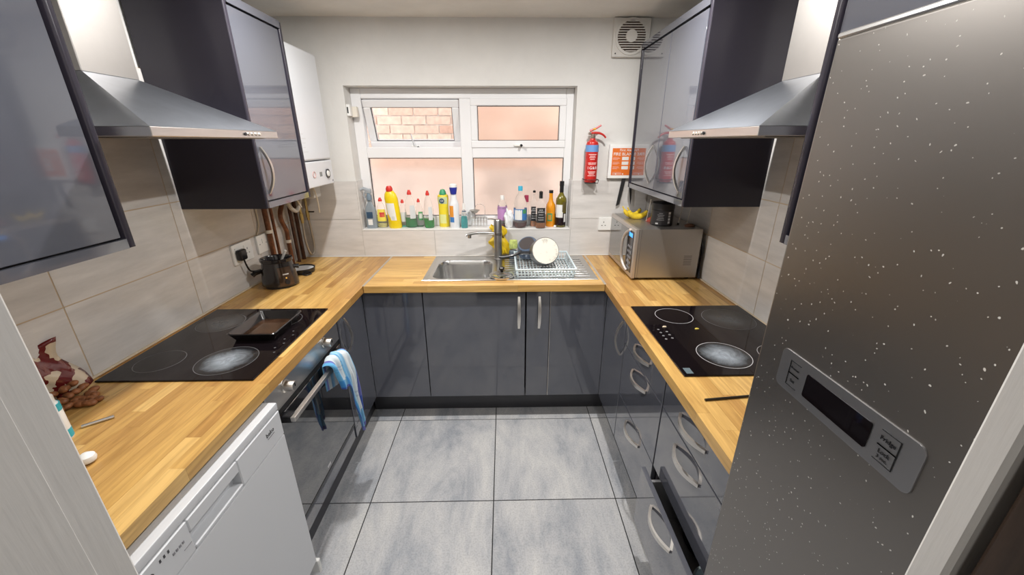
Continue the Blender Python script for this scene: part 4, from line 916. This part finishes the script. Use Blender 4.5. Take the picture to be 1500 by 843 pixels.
bottle('small clear bottle with red cap and green oval label', -.583, 2.702, .190, .029, WASH, pet, redcap, CAPR, sy=.6, liquid=green, lvl=.05, bands=[(.25, .55, 70, -60, lab_g), (.31, .49, 48, -60, lab_w)])
bottle('washing up bottle with bright green liquid and round red cap', -.511, 2.664, .247, .034, WASH, pet, redcap, CAPR, sy=.7, liquid=M('bright_green_liquid', (.0, .26, .03), .12, coat=.5), lvl=.27, bands=[(.22, .58, 50, -60, lab_t)])
t = bottle('yellow cream cleaner bottle with a green cap', -.414, 2.700, .254, .035, [(.9, 0), (1, .02), (.95, .40), (.98, .62), (1.08, .74), (1.0, .84), (.72, .87)], M('cleaner_yellow', (.80, .66, .04), .35), M('green_cap_plastic', (.03, .30, .13), .4), [(0, .86), (.70, .86), (.62, .92), (.40, .985), (0, 1.0)], sy=.6, bands=[(.62, .80, 110, -95, M('pale_lime_label', (.55, .62, .35), .5)), (.10, .34, 80, -100, M('lime_wash_label', (.70, .72, .30), .5))])
part('emblem', bm_tube([(-.420, 2.6765, SZ + .178), (-.420, 2.6755, SZ + .178)], .017, 20), lab_navy, t); text('emblem_text', 'Cif', .017, (-.420, 2.6748, SZ + .178), (1, 0, 0), (0, 0, 1), wprint, t, .0003)
t = bottle('white bottle with navy and white cap and orange label', -.337, 2.660, .29, .032, [(1, 0), (1.02, .02), (1, .55), (.86, .60), (.66, .64), (.56, .78)], M('white_bottle_plastic', (.74, .76, .78), .35), M('navy_cap', (.02, .03, .30), .35), [(0, .775), (.60, .775), (.80, .90), (.80, .93), (0, .93)], sy=.8, bands=[(.26, .52, 60, -125, lab_o), (.14, .26, 60, -120, lab_blue)])
part('cap_top', bm_lathe([(.0, .265), (.025, .265), (.024, .285), (.014, .292), (0, .293)], 20, c=(-.337, 2.660, SZ)), white2, t)
bottle('little teal mouthwash bottle with clear top', -.272, 2.655, .166, .023, [(.9, 0), (1, .03), (.95, .35), (.72, .62), (.4, .74), (.4, .78)], pet, white2, [(0, .76), (.42, .76), (.40, .99), (0, 1.0)], sy=.8, liquid=teal, lvl=.48, bands=[(.66, .70, 200, -90, lab_navy)])
bottle('small clear bottle with mauve label and white cap', -.013, 2.700, .210, .034, [(.85, 0), (1, .04), (.96, .30), (1, .60), (.88, .70), (.45, .84), (.34, .88)], pet, white2, [(0, .87), (.40, .87), (.40, .97), (.36, 1.0), (0, 1.0)], liquid=cola, lvl=.10, bands=[(.22, .66, 300, -90, lab_p)])
t = bottle('large soft drink bottle with turquoise cap and dark red dregs', .108, 2.660, .276, .046, [(.7, 0), (.98, .05), (1, .12), (.97, .2), (.97, .45), (1, .5), (.92, .60), (.60, .75), (.30, .84), (.27, .90)], pet, M('turquoise_cap', (.05, .42, .62), .4), [(0, .89), (.33, .89), (.33, .985), (.3, 1.0), (0, 1.0)], liquid=cola, lvl=.15, bands=[(.20, .47, 300, -90, lab_blue), (.21, .45, 70, -112, lab_w), (.36, .46, 40, -50, lab_g)])
bottle('slim clear bottle with a dusky red cap behind the soft drink', .152, 2.708, .212, .017, [(.9, 0), (1, .05), (1, .5), (.6, .72), (.45, .80)], pet, M('dusky_red_cap', (.42, .04, .10), .4), [(0, .78), (.85, .78), (.85, .99), (0, 1.0)], cat='bottle')
def whisky(label, x, y, h, r, capm, neckm):
    t = bottle(label, x, y, h, r, [(.96, 0), (1, .02), (1, .60), (.92, .66), (.55, .73), (.36, .78), (.34, .90)], pet, capm, [(0, .80 if neckm else .93), (.40, .80 if neckm else .93), (.38, .98), (0, 1.0)], sq=5, liquid=amber, lvl=.17, bands=[(.16, .56, 86, -90, lab_b)])
    k = r * 1.0 + .0012
    yy = y - k
    text('label_text', "JACK", .011, (x, yy, SZ + h * .50), (1, 0, 0), (0, 0, 1), wprint, t, .0002); text('label_text', "DANIEL'S", .0105, (x, yy, SZ + h * .445), (1, 0, 0), (0, 0, 1), wprint, t, .0002)
    text('label_text', "Old No.7", .008, (x, yy, SZ + h * .375), (1, 0, 0), (0, 0, 1), wprint, t, .0002); text('label_text', "Tennessee", .0085, (x, yy, SZ + h * .30), (1, 0, 0), (0, 0, 1), wprint, t, .0002); text('label_text', "WHISKEY", .009, (x, yy, SZ + h * .235), (1, 0, 0), (0, 0, 1), wprint, t, .0002)
whisky('square whisky bottle with thin black cap behind its twin', .204, 2.704, .245, .0245, black, False); whisky('square whisky bottle with black neck wrap and black label', .245, 2.647, .246, .032, black, True)
bottle('orange spirit bottle with black cap beside the wine', .318, 2.700, .245, .033, [(.95, 0), (1, .02), (1, .52), (.92, .60), (.50, .70), (.40, .80), (.38, .92)], M('orange_bottle', (.78, .30, .01), .2, coat=.5), black, [(0, .92), (.44, .92), (.44, .995), (0, 1.0)], bands=[(.16, .38, 60, -105, lab_g), (.2, .34, 36, -105, lab_o)])
bottle('olive green wine bottle with black foil at the sill end', .386, 2.682, .305, .036, [(.97, 0), (1, .01), (1, .58), (.94, .63), (.55, .70), (.36, .75), (.36, .95)], M('olive_glass', (.20, .17, .012), .06, trans=.35, coat=.5), black, [(0, .76), (.39, .76), (.39, .90), (.43, .90), (.43, .98), (.40, 1.0), (0, 1.0)], liquid=M('wine_dark', (.015, .006, .012), .2), lvl=.30, bands=[(.0, .32, 300, -90, M('wine_dark_glass', (.014, .008, .012), .08)), (.22, .50, 84, -118, lab_w), (.12, .30, 28, -48, lab_w), (.34, .56, 60, -55, M('olive_label', (.10, .08, .02), .4))], name='wine_bottle')
solo('bottle_stopper', 'small white stopper lying beside the wine bottle', 'stopper', bm_lathe([(0, 0), (.009, .002), (.009, .012), (0, .016)], 12, c=(.346, 2.655, SZ)), white2)
# wire caddy with plug strainer
t = thing('wire_caddy', 'chrome wire caddy on the window sill', 'caddy', (-.172, 2.690, SZ))
for z in (.004, .035, .065): part('hoop', bm_tube([(-.222, 2.668, SZ + z), (-.122, 2.668, SZ + z), (-.122, 2.715, SZ + z), (-.222, 2.715, SZ + z), (-.222, 2.668, SZ + z)], .0015, 6), chrome, t)
for i in range(6):
    x = -.222 + i * .02; part('upright', bm_tube([(x, 2.668, SZ + .003), (x, 2.668, SZ + .066)], .0012, 6), chrome, t); part('upright', bm_tube([(x, 2.715, SZ + .003), (x, 2.715, SZ + .066)], .0012, 6), chrome, t)
part('hanger', bm_tube([(-.20, 2.715, SZ + .05), (-.20, 2.715, SZ + .13), (-.17, 2.715, SZ + .152), (-.135, 2.715, SZ + .13), (-.135, 2.715, SZ + .05)], .0016, 6, smooth=4), chrome, t)
t = thing('sink_strainer', 'steel sink strainer basket resting on the wire caddy', 'strainer', (-.203, 2.685, SZ + .066))
part('cup', bm_lathe([(0, .038), (.018, .040), (.026, .050), (.036, .056), (.037, .058), (.024, .053), (.016, .044), (0, .042)], 24, c=(-.203, 2.692, SZ + .055)), M('strainer_steel', (.40, .38, .35), .3, 1.0), t); part('stem', bm_tube([(-.203, 2.692, SZ + .064), (-.203, 2.692, SZ + .098)], .003, 8), chrome, t)
# crumpled white bag
nb = bmesh.new(); bmesh.ops.create_icosphere(nb, subdivisions=3, radius=1)
for v in nb.verts:
    k = 1 + .16 * math.sin(v.co.x * 7 + v.co.z * 5) + .10 * math.sin(v.co.y * 11 + v.co.z * 9); v.co = Vector((v.co.x * .030 * k, v.co.y * .024 * k, v.co.z * .066 * k * (1 - .25 * v.co.x)))
bmesh.ops.translate(nb, vec=(.030, 2.650, SZ + .064 - .010), verts=nb.verts)
for v in nb.verts: v.co.z = max(v.co.z, SZ + .0005)
solo('crumpled_bag', 'crumpled white plastic bag between the drink bottles', 'bag', nb, M('white_film', (.80, .82, .84), .3), ang=25)

# ================================================================== FIRE SAFETY
ex, ey = .549, 2.572
t = thing('fire_extinguisher', 'small red fire extinguisher hung on the window wall', 'fire extinguisher', (ex, ey, 1.408))
part('cylinder', bm_lathe([(0, 0), (.034, 0), (.0395, .008), (.0395, .222), (.034, .240), (.018, .252), (.016, .262), (0, .262)], 32, c=(ex, ey, 1.408)), red, t)
part('blue_band', bm_lathe([(.0399, .183), (.0403, .184), (.0403, .222), (.0399, .223)], 32, c=(ex, ey, 1.408)), M('blue_band_print', (.14, .30, .60), .4), t)
for i, (z, w, h) in enumerate(((.168, .05, .004), (.158, .034, .003), (.150, .04, .003), (.140, .030, .003), (.118, .055, .004), (.110, .05, .003), (.066, .05, .003), (.059, .042, .003), (.052, .035, .003), (.042, .05, .003))):
    on_cyl('print_line', ex, ey, 1.408 + z, .0400, -92, w, h, M('pink_white_print', (.80, .62, .60), .5), t)
for i, s in enumerate('1G&B'): 
    a = math.radians(-128 + i * 24); text('print_letter', s, .024, (ex + .0405 * math.cos(a), ey + .0405 * math.sin(a), 1.408 + .088), (-math.sin(a), math.cos(a), 0), (0, 0, 1), wprint, t, .0003)
part('valve', bm_lathe([(.014, .258), (.016, .262), (.016, .275), (.010, .28), (.010, .30), (0, .302)], 16, c=(ex, ey, 1.408)), M('valve_metal', (.45, .40, .34), .35, .9), t)
part('gauge', bm_tube([(ex - .008, ey, 1.408 + .288), (ex - .028, ey - .004, 1.408 + .289)], .008, 10), M('valve_metal', (.45, .40, .34), .35, .9), t)
part('lower_lever', bm_tube([(ex - .012, ey - .004, 1.700), (ex + .03, ey - .006, 1.700), (ex + .06, ey - .008, 1.690), (ex + .078, ey - .010, 1.672)], [.008, .005], 8, smooth=4), red, t)
part('upper_lever', bm_tube([(ex - .022, ey - .004, 1.712), (ex + .01, ey - .006, 1.724), (ex + .045, ey - .008, 1.744)], [.007, .005], 8), red, t)
part('safety_pin', bm_tube([(ex - .005, ey - .018, 1.722), (ex + .012, ey - .018, 1.722)], .005, 8), M('pin_yellow', (.75, .40, .02), .4), t)
b = bm_box(ex - .03, ex + .03, Y1 - .008, Y1, 1.45, 1.62); bm_tube([(ex - .04, Y1 - .004, 1.425), (ex - .045, ey - .03, 1.425), (ex - .03, ey - .046, 1.425), (ex + .03, ey - .046, 1.425), (ex + .045, ey - .03, 1.425), (ex + .04, Y1 - .004, 1.425)], .0022, 6, bm=b)
b = bm_tube([(ex - .04, ey - .03, 1.404), (ex + .044, ey - .03, 1.404), (ex + .048, ey - .03, 1.425)], .0025, 6, bm=b); b = bm_box(ex - .03, ex + .03, ey - .03, Y1 - .009, 1.402, 1.408, bm=b)
part('bracket', b, blackm, t)
t = thing('fire_blanket', 'white wall case fire blanket with orange instruction panel and black pull tapes', 'fire blanket', (.77, Y1, 1.42))
BX0, BX1 = .666, .880; fyb = Y1 - .034
part('case', bm_box(BX0, BX1, fyb, Y1, 1.428, 1.634, .005, 2), M('blanket_case_white', (.82, .82, .80), .4), t)
pan = part('instruction_panel', bm_box(BX0 + .018, BX1 - .018, fyb - .0008, fyb, 1.448, 1.612), M('orange_print', (.72, .16, .02), .45), t, smooth=False)
text('heading', 'First Alert', .021, (.773, fyb - .0012, 1.600), (1, 0, 0), (0, 0, 1), wprint, pan, .0003); text('heading', 'FIRE BLANKET', .0258, (.773, fyb - .0012, 1.576), (1, 0, 0), (0, 0, 1), wprint, pan, .0003)
for i in range(3): part('pictogram', bm_box(.748, .790, fyb - .0014, fyb - .0008, 1.540 - i * .028, 1.560 - i * .028), M('pictogram_grey', (.75, .74, .72), .5), pan, smooth=False)
for i in range(3):
    for x0, w in ((.690, .045), (.80, .045)):
        for j in range(3): part('print_line', bm_box(x0, x0 + w * (.9, 1, .7)[j], fyb - .0012, fyb - .0008, 1.555 - i * .028 - j * .006, 1.5565 - i * .028 - j * .006), M('pink_white_print', (.80, .62, .60), .5), pan, smooth=False)
for j in range(3): part('print_line', bm_box(.692, .75, fyb - .0012, fyb - .0008, 1.464 - j * .006, 1.4655 - j * .006), M('pink_white_print', (.80, .62, .60), .5), pan, smooth=False)
for x in (.715, .76): part('dot', bm_tube([(x, fyb - .0008, 1.456), (x, fyb - .0014, 1.456)], .004, 12), wprint, pan)
part('pull_tape', bm_prism([(.762, 1.432), (.786, 1.432), (.759, 1.262), (.737, 1.250)], (0, fyb + .006, 0), (1, 0, 0), (0, 0, 1), (0, 1, 0), .003), blackm, t, smooth=False)
part('pull_tape', bm_prism([(.806, 1.432), (.828, 1.432), (.836, 1.30), (.833, 1.260), (.826, 1.30)], (0, fyb + .008, 0), (1, 0, 0), (0, 0, 1), (0, 1, 0), .003), blackm, t, smooth=False)

# ================================================================== LEFT WORKTOP THINGS
sc = (-1.235, 2.06, WT)
t = thing('slow_cooker', 'black squat slow cooker with a pale spoon in it', 'slow cooker', sc)
part('body', bm_lathe([(0, .006), (.080, .006), (.088, .012), (.084, .06), (.074, .118), (.072, .138), (.077, .142), (.077, .156), (.071, .158), (.066, .150), (.064, .05), (0, .045)], 36, sx=1.05, sy=.95, c=sc), M('cooker_black', (.014, .012, .014), .16, coat=.4), t)
part('foot_ring', bm_lathe([(.07, 0), (.078, 0), (.078, .008), (.07, .008), (.07, 0)], 30, c=sc), blackm, t)
fa = -42
part('control_plate', bm_lathe([(.0895, .016), (.086, .06), (.0765, .116)], 8, sx=1.05, sy=.95, c=sc, a0=math.radians(fa - 24), a1=math.radians(fa + 24)), M('brown_chrome_plate', (.10, .065, .045), .12, .6), t)
a = math.radians(fa)
part('dial', bm_tube([(sc[0] + .086 * math.cos(a), sc[1] + .080 * math.sin(a), WT + .036), (sc[0] + .102 * math.cos(a), sc[1] + .096 * math.sin(a), WT + .038)], .012, 14), black, t)
part('indicator', bm_tube([(sc[0] + .084 * math.cos(a), sc[1] + .078 * math.sin(a), WT + .058), (sc[0] + .091 * math.cos(a), sc[1] + .085 * math.sin(a), WT + .059)], .004, 8), M('amber_lens', (.85, .5, .12), .3), t)
part('name_print', bm_lathe([(.084, .076), (.0833, .082)], 4, sx=1.06, sy=.96, c=sc, a0=math.radians(fa - 10), a1=math.radians(fa + 10)), M('grey_lettering', (.5, .5, .5), .5), t)
part('side_handle', bm_tube([(sc[0] - .075, sc[1] - .02, WT + .088), (sc[0] - .10, sc[1] - .045, WT + .082), (sc[0] - .112, sc[1] - .055, WT + .072)], [.011, .013], 8), black, t)
part('side_handle', bm_tube([(sc[0] + .068, sc[1] + .035, WT + .10), (sc[0] + .09, sc[1] + .045, WT + .096)], [.011, .013], 8), black, t)
solo('plastic_spoon', 'white plastic spoon leaning in the slow cooker', 'spoon', bm_tube([(sc[0] - .02, sc[1] + .01, WT + .058), (sc[0] + .02, sc[1] + .01, WT + .135), (sc[0] + .052, sc[1] + .014, WT + .192)], [.006, .006, .008], 8), M('spoon_white', (.80, .79, .76), .35))
lc = (-1.225, 2.285, WT)
t = thing('upturned_lid', 'upturned black rimmed lid with silver inside behind the slow cooker', 'lid', lc)
part('rim', bm_lathe([(.055, .004), (.068, .006), (.072, .030), (.068, .031), (.062, .020), (.055, .012), (.055, .004)], 32, c=lc), black, t)
part('disc', bm_lathe([(0, .008), (.056, .010), (.066, .024), (.060, .022), (0, .014)], 32, c=lc), M('lid_silver', (.72, .74, .76), .4, .15), t)
part('knob', bm_tube([(lc[0] + .01, lc[1] - .05, WT + .005), (lc[0] + .05, lc[1] - .075, WT + .005), (lc[0] + .072, lc[1] - .05, WT + .006), (lc[0] + .055, lc[1] - .02, WT + .008)], .004, 8, smooth=4), black, t)
t = thing('power_plug', 'black three pin plug and lead from the slow cooker', 'plug', (XL + .02, 1.975, 1.09))
part('plug_body', bm_box(XL + .0205, XL + .050, 1.948, 2.002, 1.078, 1.135, .010, 3), black, t)
part('lead', bm_tube([(XL + .038, 1.978, 1.085), (XL + .04, 1.985, 1.045), (XL + .042, 2.0, 1.012), (XL + .05, 2.03, 1.0), (XL + .06, 2.052, 1.0), (XL + .066, 2.058, 1.0)], .0042, 8, smooth=5), black, t)
# roasting tray on the hob
t = thing('roasting_tray', 'black enamel roasting tray with greasy residue on the left hob', 'tray', (-.992, 1.492, .917))
nb = ring_mesh([loop(-1.086, -.898, 1.376, 1.612, .016, .950), loop(-1.083, -.901, 1.379, 1.609, .016, .953), loop(-1.078, -.906, 1.384, 1.604, .014, .950), loop(-1.064, -.920, 1.398, 1.590, .012, .921)])
nb2 = ring_mesh([loop(-1.086, -.898, 1.376, 1.612, .016, .950), loop(-1.082, -.902, 1.380, 1.608, .016, .946), loop(-1.067, -.917, 1.395, 1.593, .012, .9168)])
part('shell', merge(nb, nb2), trayenamel, t, ang=40)
part('grease', bm_prism(rrect(.136, .184, .03), (-1.060, 1.402, .9212), (1, 0, 0), (0, 1, 0), (0, 0, 1), .0012), trayin, t)
part('rib', bm_box(-1.055, -.929, 1.404, 1.4065, .9212, .9232), trayenamel, t); part('rib', bm_box(-1.055, -.929, 1.5815, 1.584, .9212, .9232), trayenamel, t)
# tea towel over the oven handle
def towel():
    nb = bmesh.new(); uvl = nb.loops.layers.uv.new('UVMap'); NU, NV = 26, 34; grid = []
    bx, bz = FL + .045, .742
    for i in range(NU):
        u = i / (NU - 1); col = []
        front = .13 + .03 * math.sin(u * 3) if u < .36 else .13 + .32 * min(1, (u - .36) / .16) - .10 * max(0, u - .74) / .26
        back = .12 + .05 * u
        for j in range(NV):
            v = j / (NV - 1); s = -back + (front + back) * v        # arc length, 0 = top of the bar
            if s < -.02: x = bx - .016; z = bz + .012 + s + .02 - .012
            elif s < .03:
                a = math.pi * (s + .02) / .05; x = bx - .016 * math.cos(a) * 1.2 + .004; z = bz + .006 + .020 * math.sin(a)
            else: x = bx + .022 + .006 * (s / .4); z = bz + .004 - (s - .03)
            hang = max(0, s); fold = .012 * math.sin(u * 19 + hang * 5) * (.5 + min(1, hang / .12)) + .006 * math.sin(u * 41 - hang * 9)
            y = 1.435 + .155 * u - .06 * (u - .45) * min(1, hang / .3) + .20 * hang * (.55 if u > .36 else .05)
            if s >= .0: x += abs(fold) * 1.3 + .010 * min(1, hang / .1)
            else: x = bx - .014 - .004 * abs(math.sin(u * 19))
            bunch = .034 * math.exp(-((u - .45) / .30) ** 2) * math.exp(-((s - .005) / .035) ** 2); z += bunch
            col.append(nb.verts.new((x, y, z)))
        grid.append(col)
    for i in range(NU - 1):
        for j in range(NV - 1):
            f = nb.faces.new((grid[i][j], grid[i + 1][j], grid[i + 1][j + 1], grid[i][j + 1]))
            for lp, (a, b) in zip(f.loops, ((i, j), (i + 1, j), (i + 1, j + 1), (i, j + 1))): lp[uvl].uv = (a / (NU - 1), b / (NV - 1))
    return nb
def towel_mat():
    mt = M('checked_tea_towel', (.7, .75, .8), .9, sheen=.2); N, L = nodes(mt); b = N['Principled BSDF']
    uv = N.new('ShaderNodeUVMap'); sp_ = N.new('ShaderNodeSeparateXYZ'); L.new(uv.outputs[0], sp_.inputs[0])
    r = N.new('ShaderNodeValToRGB'); r.color_ramp.interpolation = 'CONSTANT'; e = r.color_ramp.elements; e[0].color = (.10, .36, .62, 1); e[1].position = .10; e[1].color = (.13, .14, .42, 1)
    for p, c in ((.16, (.60, .68, .72)), (.34, (.16, .42, .68)), (.46, (.30, .56, .76)), (.55, (.66, .72, .75)), (.80, (.58, .66, .72)), (.88, (.12, .40, .66)), (.95, (.14, .15, .45))):
        k = e.new(p); k.color = (*c, 1)
    L.new(sp_.outputs['X'], r.inputs[0])
    r2 = N.new('ShaderNodeValToRGB'); r2.color_ramp.interpolation = 'CONSTANT'; e = r2.color_ramp.elements; e[0].color = (1, 1, 1, 1); e[1].position = .60; e[1].color = (.75, .8, .86, 1)
    for p, c in ((.615, (1, 1, 1)), (.64, (.75, .8, .86)), (.655, (1, 1, 1)), (.82, (.28, .62, .9)), (.955, (.22, .22, .62))):
        k = e.new(p); k.color = (*c, 1)
    L.new(sp_.outputs['Y'], r2.inputs[0])
    mx = N.new('ShaderNodeMix'); mx.data_type = 'RGBA'; mx.blend_type = 'MULTIPLY'; mx.inputs[0].default_value = 1; L.new(r.outputs[0], mx.inputs[6]); L.new(r2.outputs[0], mx.inputs[7]); L.new(mx.outputs[2], b.inputs['Base Color'])
    return mt
tw = solo('tea_towel', 'blue and white striped tea towel slung over the oven handle', 'tea towel', towel(), towel_mat(), ang=180)
md = tw.modifiers.new('thickness', 'SOLIDIFY'); md.thickness = .003; md = tw.modifiers.new('smooth', 'SUBSURF'); md.levels = 1; md.render_levels = 1

# bag of nuts propped against the tiles
t = thing('snack_bag', 'torn clear bag with maroon print propped against the left tiles', 'bag', (-1.33, 1.02, WT))
nb = bmesh.new(); grid = []
for i in range(13):
    row = []
    for j in range(12):
        u, v = i / 12, j / 11
        x = XL + .014 + .048 * (1 - v) ** 1.4 + .012 * math.sin(u * 9 + v * 5); y = .93 + .17 * u + .012 * math.sin(v * 7) - .02 * v; z = WT + .014 + .165 * v + .01 * math.sin(u * 8)
        row.append(nb.verts.new((x, y, z)))
    grid.append(row)
for i in range(12):
    for j in range(11): nb.faces.new((grid[i][j], grid[i + 1][j], grid[i + 1][j + 1], grid[i][j + 1]))
film = M('maroon_printed_film', (.16, .02, .018), .18, coat=.5); N, L = nodes(film)
g = N.new('ShaderNodeNewGeometry'); n = N.new('ShaderNodeTexNoise'); n.inputs['Scale'].default_value = 22; L.new(g.outputs['Position'], n.inputs['Vector'])
r = N.new('ShaderNodeValToRGB'); r.color_ramp.interpolation = 'CONSTANT'; r.color_ramp.elements[0].color = (.13, .012, .012, 1); r.color_ramp.elements[1].position = .50; r.color_ramp.elements[1].color = (.60, .50, .37, 1); L.new(n.outputs['Fac'], r.inputs[0]); L.new(r.outputs[0], N['Principled BSDF'].inputs['Base Color'])
bagp = part('film', nb, film, t, ang=180); md = bagp.modifiers.new('t', 'SOLIDIFY'); md.thickness = .001
nutm = M('nut_brown', (.24, .09, .035), .5); add_noise(nutm, (.25, .095, .035), 60, .4)
nme = bpy.data.meshes.new('nut'); nb = bmesh.new(); bmesh.ops.create_uvsphere(nb, u_segments=10, v_segments=7, radius=1)
for v in nb.verts: v.co = Vector((v.co.x * .0115 * (1 - .18 * v.co.z), v.co.y * .009, v.co.z * .015))
nb.to_mesh(nme); nb.free(); nme.materials.append(nutm); nme.polygons.foreach_set('use_smooth', [True] * len(nme.polygons))
for i in range(30):
    k = i / 29; lay = i % 3
    if i < 20: x = XL + .098 - .014 * lay + random.uniform(-.006, .006); y = .945 + .13 * ((i // 3) / 6.5) + random.uniform(-.006, .006); z = WT + .012 + lay * .019
    else: x = -1.282 + .014 * ((i - 20) % 4) + random.uniform(-.004, .004); y = 1.0 + .022 * ((i - 20) // 4) + random.uniform(-.004, .004); z = WT + .0095
    o = link('nut', nme); o.location = (x, y, z); o.rotation_euler = (random.uniform(1.2, 1.9), random.uniform(-.3, .3), random.uniform(0, 6)); o['category'] = 'nut'; o['group'] = 'nuts spilling from the bag'; o['label'] = 'brown shelled nut heaped against the torn maroon bag' if i < 20 else 'brown shelled nut lying loose on the oak in front of the torn bag'
t = thing('squeeze_bottle', 'slim white bottle with teal bands beside the nuts', 'bottle', (-1.18, .86, WT)); bc = (-1.180, .858, WT)
part('body', bm_lathe([(0, 0), (.022, 0), (.024, .004), (.024, .105), (.018, .114), (0, .114)], 24, c=bc), M('bottle_white', (.80, .79, .76), .35), t); part('cap', bm_lathe([(0, .112), (.0185, .112), (.0185, .132), (.014, .137), (0, .137)], 20, c=bc), white2, t)
tealm = M('teal_print', (.03, .38, .46), .4)
for z0, z1 in ((.006, .03), (.088, .108)): part('band', bm_lathe([(.0243, z0), (.0245, z0 + .001), (.0245, z1 - .001), (.0243, z1)], 24, c=bc), tealm, t)
for i in range(4): on_cyl('print_line', bc[0], bc[1], WT + .042 + i * .010, .0245, -40, .02, .003, ink2, t)
solo('knife_handle', 'short brushed steel handle lying on the oak beside the nuts', 'utensil', bm_tube([(-1.172, .902, WT + .005), (-1.122, .944, WT + .005)], .0045, 8), steel)
solo('white_pebble', 'small round white ball lying on the oak beside the door frame', 'ball', bm_lathe([(0, 0), (.008, .001), (.016, .006), (.018, .013), (.016, .021), (.008, .027), (0, .028)], 22, c=(-1.03, .775, WT)), white2)
solo('metal_skewer', 'thin dark metal rod lying on the oak beside the fridge', 'rod', bm_tube([(.606, .985, WT + .004), (.77, 1.003, WT + .004)], .0038, 8), M('dark_rod', (.10, .09, .08), .35, .9))
